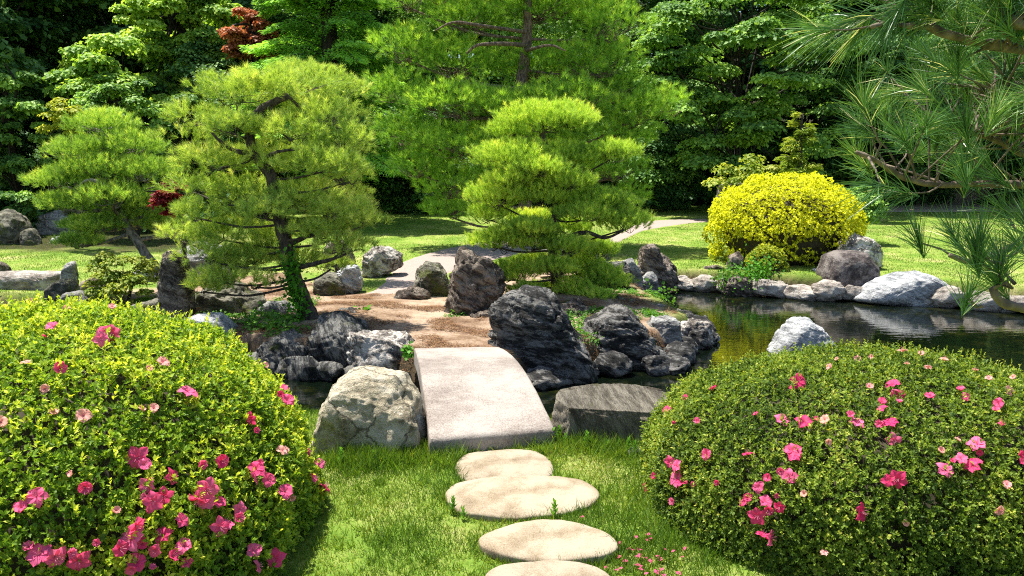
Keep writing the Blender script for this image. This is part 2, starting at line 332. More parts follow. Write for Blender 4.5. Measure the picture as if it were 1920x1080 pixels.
def draped(name, left, right, mat, lift=.012, nu=80, nv=16, wob=.05, px=True):
    L = catmull([P(*q)[:2] if px else q for q in left], 10); Rr = catmull([P(*q)[:2] if px else q for q in right], 10)
    def res(c, n):
        s = np.r_[0, np.cumsum(np.linalg.norm(np.diff(c, axis=0), axis=1))]; t = np.linspace(0, s[-1], n)
        return np.stack([np.interp(t, s, c[:, 0]), np.interp(t, s, c[:, 1])], 1)
    L, Rr = res(L, nu), res(Rr, nu)
    t = np.linspace(0, 1, nv)[None, :, None]; G = L[:, None] * (1 - t) + Rr[:, None] * t
    x, y = G[..., 0].ravel(), G[..., 1].ravel()
    e = noise3(np.stack([x * 2.5, y * 2.5, 0 * x], 1)) * wob; x = x + e; y = y + e
    z = height(x, y) + lift
    edge = (np.abs(np.tile(np.linspace(-1, 1, nv), nu)) > .99); z[edge] -= lift + .02
    z[:nv * 3] -= np.repeat([.05, .03, .012], nv) + .01 * noise3(np.stack([x, y, x * 0], 1)[:nv * 3] * 4); z += .006 * noise3(np.stack([x, y, x * 0], 1) * 3)
    i = (np.arange(nu - 1)[:, None] * nv + np.arange(nv - 1)[None]).ravel()
    return tag(mesh_np(name, np.stack([x, y, z], 1), np.stack([i, i + nv, i + nv + 1, i + 1], 1), mat, smooth=True, origin=(0, 0, 0)), kind='structure')
M['gravel'] = flat_mat('path_gravel', (.30, .235, .20), .95, .4, 50, .6, .01)
M['sand'] = flat_mat('path_sand', (.55, .42, .30), .95, .2, 12, .3, .01)
draped('gravel_path', [(640, 562), (700, 545), (752, 495), (830, 475), (900, 465), (1000, 460), (1140, 458), (1200, 437), (1262, 432), (1340, 430)],
       [(775, 560), (800, 548), (830, 522), (880, 500), (930, 492), (1000, 482), (1130, 475), (1210, 448), (1290, 438), (1340, 435)], M['gravel'])
draped('sandy_path', [(1550, 414), (1640, 402), (1740, 398), (1900, 396), (2100, 394)], [(1560, 424), (1640, 421), (1740, 421), (1900, 421), (2100, 424)], M['sand'])
# ------------------------------------------------------------------ rocks
def ico(n, _c={}):
    if n not in _c:
        bm = bmesh.new(); bmesh.ops.create_icosphere(bm, subdivisions=n, radius=1)
        _c[n] = (np.array([v.co[:] for v in bm.verts]), np.array([[v.index for v in f.verts] for f in bm.faces])); bm.free()
    return _c[n]
def rad_fn(pts, sm=2):
    p = np.array(pts, float); c = (p.min(0) + p.max(0)) / 2; q = np.vstack([p, p[:1]]); s = []
    for i in range(len(p)):
        for t in np.linspace(0, 1, 24, endpoint=False): s.append(q[i] * (1 - t) + q[i + 1] * t)
    s = np.array(s) - c; a = np.arctan2(s[:, 1], s[:, 0]); r = np.hypot(s[:, 0], s[:, 1]); o = np.argsort(a); a, r = a[o], r[o]
    r = np.convolve(np.r_[r[-sm:], r, r[:sm]], np.ones(2 * sm + 1) / (2 * sm + 1), 'valid')
    return c, lambda th: np.interp(th, a, r, period=2 * math.pi)
def rock(name, outline, D, thick, mat, label, cat='rock', seed=1, n=5, rough=.06, facets=10, cuts=(), box=.55, sink=.06, group=None, fine=.02, ledge=None, lax=(.35, .1, 1), wcuts=()):
    if ledge is None: ledge = {'r_dark': .075, 'r_blue': .06, 'r_brown': .075, 'r_strata': .03, 'r_speck': .05, 'r_white': .03, 'r_grey': .03, 'r_mossy': .03, 'r_pale': .012}.get(mat, 0)
    if n == 5 and D < 14: n = 6
    V, T = ico(n); rng = np.random.default_rng(seed * 13 + 5)
    U = V.copy()
    for k in range(facets):
        nn = nrm(rng.normal(size=3) * np.array([.8, 1.3, .8])); d = rng.uniform(.76, .95)
        t = U @ nn - d; U = U - np.clip(t, 0, None)[:, None] * nn * .92
    for c in cuts:
        nn = nrm(np.array(c[:3], float)); t = U @ nn - c[3]; U = U - np.clip(t, 0, None)[:, None] * nn * .96
    W = [PD(a, b_, D) for a, b_ in outline]; W = np.array([(p[0], p[2]) for p in W])
    zmin = W[:, 1].min()
    c, rf_ = rad_fn(W)
    rho = np.hypot(U[:, 0], U[:, 2]); th = np.arctan2(U[:, 2], U[:, 0])
    rr = rf_(th) * np.clip(rho, 0, 1) ** box
    rr = np.where(rho > .85, rf_(th) * (rho ** .8), rr)
    X = c[0] + np.cos(th) * rr; Z = c[1] + np.sin(th) * rr
    Y = D + thick * np.sign(U[:, 1]) * np.abs(U[:, 1]) ** .75
    Q = np.stack([X, Y, Z], 1); size = max(np.ptp(W[:, 0]), np.ptp(W[:, 1])); X = c[0] + (X - c[0]) * 1.06; Z = c[1] + (Z - c[1]) * 1.06; Q = np.stack([X, Y, Z], 1)
    C0 = np.array([c[0], D, c[1]]); wc = list(wcuts)
    if not wcuts and mat not in ('r_round', 'r_edge'):
        for k_ in range(5): wc.append((nrm(rng.normal(size=3) * np.array([1, .9, .8]) + np.array([0, -.5, .25])), rng.uniform(.82, .96)))
    for nn_, fr_ in wc:
        nn_ = nrm(np.array(nn_, float)); t = (Q - C0) @ nn_; lim = fr_ * t.max(); Q = Q - np.clip(t - lim, 0, None)[:, None] * nn_ * .97
    dirn = nrm(Q - C0); f = 2.2 / size
    Q = Q + dirn * (rough * size * (fbm(Q * f + seed * 7.1, 4) + .7 * fbm(Q * f * 1.3 + seed, 4, True) - .3) + fine * size * .6 * fbm(Q * f * 6 + seed, 3, True))[:, None]
    if ledge:
        axd = nrm(np.array(lax)); k = (Q @ axd) * 7 / size + 1.1 * fbm(Q * f * .9 + seed * 3, 3); fr_ = k - np.floor(k)
        Q = Q + dirn * (ledge * size * (np.clip(fr_ * 1.6, 0, 1) - .6) * (.5 + noise3(Q * f * 1.5 + 31) ))[:, None]
        k = (Q @ nrm(axd + np.array([.5, .2, .3]))) * 17 / size + 1.3 * fbm(Q * f * 2 + seed, 3); fr_ = k - np.floor(k)
        Q = Q + dirn * (ledge * .35 * size * (fr_ - .5) * (.5 + noise3(Q * f * 3 + 11)))[:, None]
    lo = Q[:, 2] < zmin + .02; Q[lo, 2] -= sink
    o = mesh_np(name, Q, T, M[mat], smooth=True, origin=(c[0], D, zmin))
    return tag(o, label, cat, group)
M['r_pale'] = rock_mat('pale_veined_stone', (.24, .20, .13), (.52, .45, .31), (.68, .61, .47), lichen=.25, vein=1.0)
M['r_white'] = rock_mat('white_grey_stone', (.16, .17, .18), (.42, .43, .43), (.68, .68, .66), .6, (0, .5, .3), lichen=.5)
M['r_dark'] = rock_mat('dark_stone', (.010, .010, .009), (.040, .038, .035), (.25, .24, .22), .5, (0, .25, 0), lichen=.3)
M['r_blue'] = rock_mat('blue_grey_stone', (.016, .016, .016), (.062, .062, .058), (.28, .27, .24), .7, (0, 1.2, .2), lichen=.12, moss=.2)
M['r_brown'] = rock_mat('brown_stone', (.025, .018, .014), (.11, .085, .066), (.34, .28, .22), .4, (.3, .6, 0), lichen=.15)
M['r_grey'] = rock_mat('grey_stone', (.08, .08, .075), (.24, .235, .22), (.46, .45, .42), .25, (0, .3, 0), lichen=.3, moss=.15)
M['r_speck'] = rock_mat('speckled_stone', (.03, .025, .022), (.22, .19, .16), (.62, .57, .5), 0, lichen=.6, scale=1.5)
M['r_mossy'] = rock_mat('mossy_stone', (.03, .03, .022), (.12, .115, .08), (.28, .26, .2), .2, lichen=.2, moss=.6)
M['r_strata'] = rock_mat('banded_stone', (.09, .075, .05), (.19, .165, .12), (.33, .29, .22), 1.0, (0, 1.15, .1), lichen=.1, moss=.25)
M['r_edge'] = rock_mat('kerb_stone', (.14, .12, .10), (.36, .31, .26), (.58, .53, .46), .2, lichen=.2)
M['r_round'] = rock_mat('maroon_grey_stone', (.035, .028, .026), (.10, .08, .072), (.22, .19, .17), 0, lichen=.02, scale=1.6)
RK = [
 # near bank
 ('boulder', [(578, 850), (600, 800), (612, 745), (640, 716), (700, 704), (750, 706), (785, 740), (800, 800), (806, 850), (740, 880), (640, 880)], gd(855) + .30, .38, 'r_pale', 'big cream boulder with brown cracks beside the bridge end', dict(seed=3, n=6, rough=.05, facets=14)),
 ('boulder', [(1040, 800), (1050, 744), (1110, 735), (1195, 735), (1252, 744), (1250, 850), (1150, 850), (1074, 840)], gd(845) + .28, .26, 'r_strata', 'flat topped banded grey brown boulder between bridge and flowering bush', dict(seed=5, n=6, rough=.014, facets=0, box=.3, ledge=.010, wcuts=[((.03, -.22, 1), .66), ((-.05, -1, .10), .62), ((-.8, -.5, .1), .85)])),
 ('rock', [(1172, 850), (1180, 838), (1200, 840), (1210, 852), (1195, 862), (1175, 860)], gd(856) + .05, .06, 'r_grey', 'tiny grey stone in grass before the flat topped boulder', dict(seed=8, n=3)),
 # peninsula front
 ('boulder', [(586, 706), (588, 640), (600, 600), (640, 592), (680, 610), (700, 640), (705, 706), (640, 712)], gd(706, WL) + .45, .45, 'r_blue', 'dark blue grey boulder with upright streaks below the leaning pine trunk', dict(seed=11, rough=.05)),
 ('boulder', [(652, 704), (650, 655), (660, 626), (705, 618), (765, 632), (782, 660), (784, 702), (740, 716), (680, 714)], gd(712, WL) + .2, .32, 'r_speck', 'brown ledge rock with pale top at the far bridge corner', dict(seed=12, rough=.08, cuts=[(0, 0, 1, .6)])),
 ('boulder', [(482, 665), (500, 640), (540, 625), (590, 640), (600, 700), (560, 712), (510, 700)], gd(706, WL) + .35, .35, 'r_blue', 'low dark rock under ivy leaves at the water', dict(seed=14, rough=.07)),
 ('rock', [(745, 712), (752, 692), (775, 688), (795, 705), (797, 735), (765, 738)], 7.45, .18, 'r_mossy', 'small mossy rubble stone tucked against the bridge side', dict(seed=15, n=4, rough=.12)),
 ('boulder', [(330, 640), (335, 608), (375, 592), (410, 594), (440, 630), (458, 665), (430, 690), (350, 690)], 8.3, .35, 'r_white', 'pale grey smooth boulder rising behind the green azalea dome', dict(seed=16, rough=.03, facets=5)),
 ('boulder', [(928, 640), (932, 570), (945, 548), (990, 540), (1040, 560), (1070, 620), (1095, 660), (1112, 700), (1095, 722), (1010, 725), (960, 690), (935, 668)], gd(722, WL) + .42, .42, 'r_dark', 'tallest black craggy boulder beside the bridge under the clipped pine', dict(seed=21, n=6, rough=.07, facets=12)),
 ('rock', [(985, 722), (990, 695), (1010, 686), (1040, 696), (1048, 715), (1030, 728), (1000, 728)], gd(726, WL) + .12, .13, 'r_grey', 'small pale grey rock at the foot of the black boulder', dict(seed=22, n=4, rough=.1)),
 ('boulder', [(1040, 722), (1050, 690), (1080, 672), (1110, 680), (1120, 705), (1095, 722)], gd(720, WL) + .2, .2, 'r_blue', 'mottled low stone at the water between two black boulders', dict(seed=23, n=4, rough=.1)),
 ('boulder', [(1096, 640), (1100, 600), (1130, 582), (1170, 580), (1200, 605), (1232, 650), (1262, 680), (1262, 694), (1120, 698), (1100, 680)], gd(695, WL) + .42, .42, 'r_dark', 'wedge shaped black boulder sloping down to the pond', dict(seed=25, n=6, rough=.04, facets=8)),
 ('rock', [(1200, 694), (1208, 668), (1232, 655), (1255, 668), (1268, 690), (1240, 697)], gd(695, WL) + .12, .14, 'r_grey', 'crusty grey stone at the tip of the wedge boulder', dict(seed=26, n=4, rough=.1)),
 ('boulder', [(1210, 620), (1222, 598), (1250, 593), (1272, 600), (1278, 640), (1272, 672), (1250, 672), (1225, 640)], gd(668, WL) + .1, .22, 'r_grey', 'upright smooth grey rock with pale top at the pond corner', dict(seed=27, rough=.05)),
 ('boulder', [(1262, 650), (1268, 606), (1300, 597), (1325, 605), (1335, 640), (1310, 652)], gd(648, WL) + .15, .2, 'r_speck', 'jagged black and white rock at the pond corner', dict(seed=28, rough=.09)),
 ('rock', [(1290, 640), (1310, 628), (1335, 625), (1352, 634), (1335, 645), (1300, 648)], gd(641, WL) + .05, .16, 'r_white', 'thin white stone lying just above the water', dict(seed=29, n=4, rough=.04)),
 ('rock', [(1050, 700), (1060, 650), (1085, 630), (1108, 645), (1118, 700)], 8.7, .25, 'r_mossy', 'dim mossy rock filling the cleft between the two black boulders', dict(seed=24, n=5, rough=.1)),
 ('rock', [(1040, 610), (1050, 575), (1085, 565), (1110, 580), (1112, 615)], 9.3, .3, 'r_brown', 'brown stone at the root of the clipped pine', dict(seed=64, n=5, rough=.09)),
 # middle of peninsula
 ('boulder', [(590, 548), (592, 525), (612, 512), (636, 516), (648, 535), (650, 556), (615, 560)], gd(556) + .25, .26, 'r_mossy', 'round mossy green brown rock on the path edge', dict(seed=31, rough=.04)),
 ('rock', [(634, 550), (635, 512), (650, 498), (670, 500), (680, 520), (676, 545), (655, 556)], gd(552) + .15, .2, 'r_white', 'small whitish upright rock beside the mossy rock', dict(seed=32, rough=.05)),
 ('boulder', [(608, 500), (612, 462), (625, 448), (650, 450), (662, 480), (664, 500)], gd(502, .03) + .3, .3, 'r_brown', 'dark brown upright rock behind the whitish rock', dict(seed=33, rough=.06)),
 ('boulder', [(680, 520), (682, 480), (700, 463), (730, 465), (750, 480), (750, 500), (720, 512), (700, 526)], gd(520, .02) + .3, .3, 'r_speck', 'speckled black and cream rock at the bend of the gravel path', dict(seed=34, rough=.07)),
 ('boulder', [(775, 552), (782, 510), (800, 491), (822, 495), (835, 515), (848, 556), (810, 562)], gd(556) + .2, .26, 'r_mossy', 'grey green rock with dark side left of the tall brown rock', dict(seed=35, rough=.06)),
 ('boulder', [(840, 585), (846, 520), (862, 482), (885, 472), (920, 478), (938, 520), (945, 590), (890, 596)], gd(592) + .3, .33, 'r_brown', 'tall dark brown rock beside the dirt path under the clipped pine', dict(seed=36, rough=.08, n=6)),
 ('boulder', [(1062, 490), (1066, 460), (1085, 446), (1120, 447), (1138, 462), (1140, 492), (1100, 496)], gd(494) + .3, .35, 'r_blue', 'blue grey rock with white crown behind the clipped pine trunk', dict(seed=37, rough=.05)),
 ('boulder', [(1090, 540), (1092, 500), (1105, 489), (1165, 490), (1180, 502), (1183, 545)], gd(545) + .2, .25, 'r_dark', 'flat topped black rock in the shade of the clipped pine', dict(seed=38, rough=.04, cuts=[(0, 0, 1, .6)])),
 ('rock', [(1160, 530), (1165, 495), (1185, 486), (1200, 505), (1205, 535)], gd(536) + .35, .2, 'r_grey', 'plain grey rock behind the flat black rock', dict(seed=39, n=4)),
 ('boulder', [(1192, 545), (1195, 490), (1205, 464), (1225, 463), (1240, 480), (1262, 498), (1266, 520), (1245, 545), (1215, 552)], gd(547, WL) - .1, .28, 'r_brown', 'craggy pinkish brown rock at the shore end of the lawn', dict(seed=40, rough=.1, n=6)),
 ('rock', [(1198, 550), (1202, 520), (1218, 510), (1232, 522), (1236, 552)], gd(552, WL) - .3, .16, 'r_grey', 'grey lump at the foot of the craggy brown rock', dict(seed=41, n=4, rough=.1)),
 ('boulder', [(352, 610), (358, 560), (390, 545), (450, 542), (490, 556), (500, 600), (430, 625)], 9.6, .4, 'r_mossy', 'broad rough grey brown rock mound below the pine foliage', dict(seed=43, rough=.09, n=6)),
 ('rock', [(480, 590), (495, 568), (530, 565), (548, 585), (540, 602), (500, 604)], 9.3, .2, 'r_grey', 'pale flat rock behind the ivy at the trunk', dict(seed=44, n=4)),
 ('standing_stone', [(300, 600), (302, 540), (306, 480), (330, 470), (345, 480), (352, 530), (364, 590), (360, 610), (320, 615)], gd(608) + .1, .2, 'r_brown', 'upright pointed grey brown stone that the thin pine leans over', dict(seed=45, rough=.04, n=6)),
 ('rock', [(255, 600), (258, 570), (300, 560), (318, 580), (318, 612)], 9.7, .3, 'r_mossy', 'dark low rock at the foot of the upright pointed stone', dict(seed=46, n=4)),
 # far shore
 ('boulder', [(1252, 540), (1256, 522), (1275, 514), (1330, 514), (1350, 520), (1352, 545), (1300, 548)], gd(543, WL) + .2, .25, 'r_edge', 'long low tan kerb stone at the lawn edge of the pond', dict(seed=51, rough=.02, facets=3, box=.35)),
 ('rock', [(1320, 512), (1322, 500), (1345, 498), (1358, 503), (1356, 514)], gd(545, WL) + .22, .15, 'r_brown', 'small flat reddish slab lying on the tan kerb stone', dict(seed=52, n=4, rough=.03)),
 ('boulder', [(1358, 552), (1362, 528), (1380, 516), (1400, 520), (1422, 540), (1420, 554), (1390, 558)], gd(554, WL) + .1, .22, 'r_brown', 'rounded grey purple rock in the water below the fresh green plant', dict(seed=53, rough=.05)),
 ('rock', [(1362, 505), (1368, 480), (1385, 472), (1395, 490), (1392, 510)], gd(510) + .1, .15, 'r_brown', 'brown stub of rock in the shadow of the yellow bush', dict(seed=54, n=4)),
 ('boulder', [(1440, 545), (1445, 520), (1480, 510), (1520, 512), (1530, 545), (1480, 550)], gd(548, WL) + .3, .25, 'r_edge', 'cream and orange bank stone behind the spiky white rocks', dict(seed=55, rough=.05)),
 ('rock', [(1486, 552), (1490, 536), (1506, 528), (1522, 540), (1522, 554), (1505, 557)], gd(554, WL), .13, 'r_white', 'spiky white rock standing in the water', dict(seed=56, n=4, rough=.12)),
 ('rock', [(1515, 530), (1520, 510), (1530, 503), (1541, 512), (1541, 540)], gd(548, WL) + .15, .12, 'r_white', 'jagged white stone against the round maroon boulder', dict(seed=57, n=4, rough=.12)),
 ('boulder', [(1538, 560), (1540, 510), (1552, 480), (1580, 470), (1615, 472), (1636, 500), (1640, 555), (1600, 564)], gd(562, WL) + .35, .42, 'r_round', 'big round maroon grey boulder on the far shore', dict(seed=58, rough=.015, facets=3, n=6)),
 ('boulder', [(1572, 500), (1576, 455), (1600, 441), (1630, 448), (1644, 470), (1646, 500)], gd(562, WL) + 1.3, .35, 'r_speck', 'mottled grey boulder just behind the round maroon one', dict(seed=59, rough=.05)),
 ('boulder', [(1608, 562), (1640, 535), (1690, 516), (1730, 514), (1760, 530), (1800, 545), (1842, 552), (1850, 575), (1780, 580), (1700, 574)], gd(572, WL) + .25, .4, 'r_white', 'long white rock sloping into the pond', dict(seed=60, rough=.03, n=6, facets=3, wcuts=[((.1, -.3, 1), .96)])),
 ('boulder', [(1846, 580), (1850, 562), (1880, 556), (1940, 560), (1945, 590), (1880, 590)], gd(584, WL) + .25, .3, 'r_edge', 'low brown kerb stone at the end of the white rock', dict(seed=61, rough=.04)),
 ('rock', [(1448, 656), (1462, 630), (1490, 600), (1512, 598), (1535, 618), (1562, 650), (1560, 672), (1450, 674)], gd(668, WL) + .15, .3, 'r_white', 'pointed white and grey rock alone in the pond', dict(seed=62, rough=.03, n=6, facets=6)),
 ('rock', [(1345, 378), (1350, 350), (1370, 341), (1395, 345), (1400, 378)], 22, .5, 'r_round', 'dark brown rock behind the top of the yellow bush', dict(seed=63, n=4)),
 # left side
 ('boulder', [(-30, 465), (-20, 410), (0, 398), (30, 405), (48, 430), (50, 465)], 17.6, .5, 'r_mossy', 'mossy orange brown boulder at the forest edge', dict(seed=71, rough=.08)),
 ('boulder', [(40, 465), (48, 432), (62, 430), (76, 460), (74, 468)], 17.4, .25, 'r_mossy', 'narrow mossy rock leaning on the orange brown boulder', dict(seed=72, n=4, rough=.06)),
 ('boulder', [(80, 440), (84, 408), (100, 398), (128, 408), (138, 428), (130, 450), (100, 455)], 19.5, .4, 'r_grey', 'grey and rust rockery stone under the dark trees', dict(seed=73, rough=.1)),
 ('rock', [(95, 463), (102, 447), (122, 440), (130, 455), (118, 464)], 17.8, .2, 'r_white', 'small pale rockery stone on the lawn rim', dict(seed=74, n=4)),
 ('rock', [(-20, 520), (-15, 490), (2, 492), (14, 512), (12, 522)], 13.2, .2, 'r_brown', 'brown stone tip at the edge of the lawn above the kerb', dict(seed=75, n=4)),
 ('boulder', [(-60, 560), (-58, 516), (20, 513), (118, 510), (122, 545), (60, 565)], 11.6, .25, 'r_edge', 'long low pale kerb stone edging the side lawn', dict(seed=76, rough=.02, facets=3, box=.35)),
 ('standing_stone', [(119, 560), (120, 498), (126, 491), (138, 492), (142, 510), (146, 560)], 11.2, .12, 'r_grey', 'thin upright grey post stone at the kerb end', dict(seed=77, n=4, rough=.04)),
 ('rock', [(88, 560), (92, 540), (112, 526), (132, 528), (140, 545), (130, 562)], 10.7, .2, 'r_mossy', 'olive grey rock in front of the thin post stone', dict(seed=78, n=4)),
 ('rock', [(115, 575), (125, 550), (150, 546), (165, 565), (160, 580)], 10.2, .2, 'r_grey', 'blue grey rock just above the azalea top', dict(seed=79, n=4)),
 ('rock', [(152, 560), (156, 530), (178, 520), (200, 535), (205, 562)], 11.6, .25, 'r_brown', 'pink brown rock half hidden by the pale shrub', dict(seed=80, n=4)),
 ('rock', [(255, 530), (260, 505), (285, 498), (305, 515), (308, 535)], 12.4, .25, 'r_white', 'bright flat rock behind the pale shrub', dict(seed=81, n=4)),
 ('boulder', [(345, 545), (348, 470), (375, 458), (410, 462), (430, 500), (432, 548)], 12.3, .35, 'r_grey', 'grey rock behind the upright pointed stone', dict(seed=82, rough=.06)),

 ('boulder', [(1120, 600), (1125, 572), (1150, 560), (1185, 566), (1200, 600)], 9.9, .35, 'r_mossy', 'dark mossy hump behind the wedge shaped boulder', dict(seed=91, n=5, rough=.08)),
 ('rock', [(1200, 600), (1205, 580), (1235, 572), (1262, 585), (1268, 604)], 9.9, .25, 'r_grey', 'grey stone between the wedge boulder and the pond reeds', dict(seed=92, n=5, rough=.08)),
 ('boulder', [(690, 660), (700, 634), (735, 622), (775, 632), (790, 660)], 8.6, .3, 'r_brown', 'low brown bank rock at the path edge above the pale ledge', dict(seed=93, n=5, rough=.07)),
 ('boulder', [(600, 620), (610, 590), (660, 584), (715, 596), (735, 622)], 9.2, .35, 'r_blue', 'long dark rock ridge along the path beside the leaning trunk', dict(seed=94, n=5, rough=.06)),
 ('rock', [(420, 640), (430, 612), (465, 600), (500, 612), (508, 642)], 9.0, .3, 'r_mossy', 'olive brown bank rock between the pale smooth boulder and the ivy', dict(seed=95, n=5, rough=.08)),
 ('rock', [(880, 612), (885, 590), (910, 582), (935, 592), (940, 614)], 9.3, .2, 'r_brown', 'small brown rock wedged between the tall brown and black boulders', dict(seed=96, n=5, rough=.08)),
 ('boulder', [(740, 562), (750, 545), (775, 538), (800, 548), (805, 564)], gd(562)+.1, .2, 'r_brown', 'low brown root of rock beside the grey green rock on the path', dict(seed=97, n=4, rough=.09)),
 ('boulder', [(1010, 500), (1015, 470), (1045, 458), (1075, 470), (1080, 502)], 12.6, .3, 'r_dark', 'black rock just behind the clipped pine trunk', dict(seed=98, n=5, rough=.07)),
]
for (nm, ol, D, th, mt, lab, kw) in RK:
    rock(nm, ol, D, th, mt, lab, **kw)
# edging stones: a few shapes, copied along both shores
def edging(pts, n, mat, label, group, seed, sz=(.32, .20, .14), zt=-.10):
    rng = np.random.default_rng(seed); c = catmull([np.array([*P(a, b_, WL)[:2]]) for a, b_ in pts], 12); L_ = np.r_[0, np.cumsum(np.linalg.norm(np.diff(c, axis=0), axis=1))]; src = []
    for v in range(4):
        V, T = ico(4); U = V.copy()
        for k in range(9):
            nn = nrm(rng.normal(size=3)); U -= np.clip(U @ nn - rng.uniform(.6, .85), 0, None)[:, None] * nn
        U = U * (1 + .16 * fbm(U * 2 + v * 5 + seed, 4)[:, None]); U = U * np.array(sz) * np.array([rng.uniform(.8, 1.25), 1, rng.uniform(.8, 1.2)])
        o = mesh_np('edging_stone', U, T, M[mat], smooth=True, origin=(0, 0, 0)); src.append(o)
    for i in range(n):
        o = src[i] if i < 4 else src[i % 4].copy()
        if i >= 4: COL.objects.link(o)
        t = (i + .5 + rng.uniform(-.25, .25)) / n * L_[-1]; x = np.interp(t, L_, c[:, 0]); y = np.interp(t, L_, c[:, 1]); j = min(np.searchsorted(L_, t), len(c) - 1); d = c[j] - c[j - 1]
        o.location = (x, y, zt - sz[2] * .55 + rng.uniform(-.03, .03)); o.rotation_euler = (rng.uniform(-.12, .12), rng.uniform(-.12, .12), math.atan2(d[1], d[0]) + rng.uniform(-.25, .25)); s_ = rng.uniform(.75, 1.15); o.scale = (s_, s_, s_)
        tag(o, label, 'rock', group)
edging([(1215, 548), (1300, 545), (1430, 555), (1540, 563), (1640, 565), (1780, 576), (1960, 590)], 13, 'r_edge', 'one of the low tan stones set along the far pond edge', 'tan stones along the far pond edge', 3, (.34, .20, .17), -.10)
edging([(430, 694), (600, 709), (700, 716), (775, 744)], 9, 'r_blue', 'one of the low dark stones at the waterline left of the bridge', 'dark waterline stones left of the bridge', 5, (.22, .16, .15), -.18)
edging([(1000, 726), (1105, 704), (1262, 696), (1275, 665), (1325, 640), (1255, 600), (1215, 575)], 15, 'r_dark', 'one of the low dark stones at the waterline below the clipped pine', 'dark waterline stones below the clipped pine', 6, (.24, .17, .16), -.16)
# ------------------------------------------------------------------ stepping stones
def step_mat():
    m, nt, ns, ln, b = newmat('granite_step')
    tc = N(ns, 'ShaderNodeTexCoord'); n = N(ns, 'ShaderNodeTexNoise', Scale=5.0, Detail=6.0, Roughness=.6); n2 = N(ns, 'ShaderNodeTexNoise', Scale=170.0, Detail=4.0, Roughness=.8)
    for q in (n, n2): ln.new(tc.outputs['Object'], q.inputs['Vector'])
    ad = N(ns, 'ShaderNodeMath', operation='MULTIPLY_ADD'); ln.new(n2.outputs[0], ad.inputs[0]); ad.inputs[1].default_value = .9; ln.new(n.outputs[0], ad.inputs[2])
    r = ramp(ns, [(.68, (.085, .062, .04)), (.80, (.225, .175, .115)), (.95, (.31, .26, .185)), (1, (.37, .32, .24))]); ln.new(ad.outputs[0], r.inputs[0])
    oi = N(ns, 'ShaderNodeObjectInfo'); tr = ramp(ns, [(0, (.78, .76, .76)), (1, (1.0, .97, .92))]); ln.new(oi.outputs['Random'], tr.inputs[0])
    vo = N(ns, 'ShaderNodeTexVoronoi', Scale=38.0); ln.new(tc.outputs['Object'], vo.inputs['Vector']); vr = ramp(ns, [(.05, (.45, .42, .4)), (.16, (1, 1, 1))]); ln.new(vo.outputs['Distance'], vr.inputs[0])
    mu = N(ns, 'ShaderNodeMix', data_type='RGBA', blend_type='MULTIPLY'); mu.inputs[0].default_value = 1; ln.new(r.outputs[0], mu.inputs[6]); ln.new(tr.outputs[0], mu.inputs[7])
    mv = N(ns, 'ShaderNodeMix', data_type='RGBA', blend_type='MULTIPLY'); mv.inputs[0].default_value = .7; ln.new(mu.outputs[2], mv.inputs[6]); ln.new(vr.outputs[0], mv.inputs[7]); ln.new(mv.outputs[2], b.inputs['Base Color'])
    bp = N(ns, 'ShaderNodeBump', Strength=.5, Distance=.006); ln.new(ad.outputs[0], bp.inputs['Height']); ln.new(bp.outputs[0], b.inputs['Normal'])
    b.inputs['Roughness'].default_value = .9; b.inputs['Specular IOR Level'].default_value = .2; return m
M['step'] = step_mat()
steps = [([(850, 865), (866, 846), (905, 838), (1000, 838), (1030, 850), (1041, 868), (1038, 886), (980, 893), (890, 897), (862, 893)], .07, 'smallest stepping stone, nearest the bridge'),
         ([(828, 915), (850, 898), (920, 887), (1030, 884), (1100, 893), (1131, 915), (1118, 940), (1060, 957), (960, 965), (880, 960), (840, 940)], .06, 'widest cream stepping stone in the line'),
         ([(885, 1005), (930, 983), (1000, 969), (1060, 968), (1130, 985), (1168, 1012), (1155, 1030), (1090, 1042), (1000, 1045), (920, 1030)], .06, 'pointed oval stepping stone with darker rim'),
         ([(898, 1085), (915, 1058), (970, 1046), (1080, 1044), (1130, 1055), (1162, 1085), (1140, 1135), (1030, 1150), (930, 1135)], .06, 'stepping stone cut by the bottom edge of the view')]
STEP_POLY = []
for si, (ol, hh, lab) in enumerate(steps):
    W = np.array([P(a, b_, hh * .6)[:2] for a, b_ in ol]); c, rf_ = rad_fn(W, 11); STEP_POLY.append(W)
    V, T = ico(6); rho = np.hypot(V[:, 0], V[:, 1]); th = np.arctan2(V[:, 1], V[:, 0])
    rr = rf_(th) * rho ** .8
    Q = np.stack([c[0] + np.cos(th) * rr, c[1] + np.sin(th) * rr, hh * .62 * np.sign(V[:, 2]) * np.abs(V[:, 2]) ** .42], 1)
    Q[:, 2] += .007 * fbm(Q * 5 + si, 5); Q[:, :2] += .003 * fbm(Q * 5 + 9, 3)[:, None]; Q[:, :2] = c + (Q[:, :2] - c) * .975
    tag(mesh_np('stepping_stone', Q, T, M['step'], smooth=True, origin=(c[0], c[1], 0)), lab, 'stepping stone', 'stepping stones leading to the bridge')
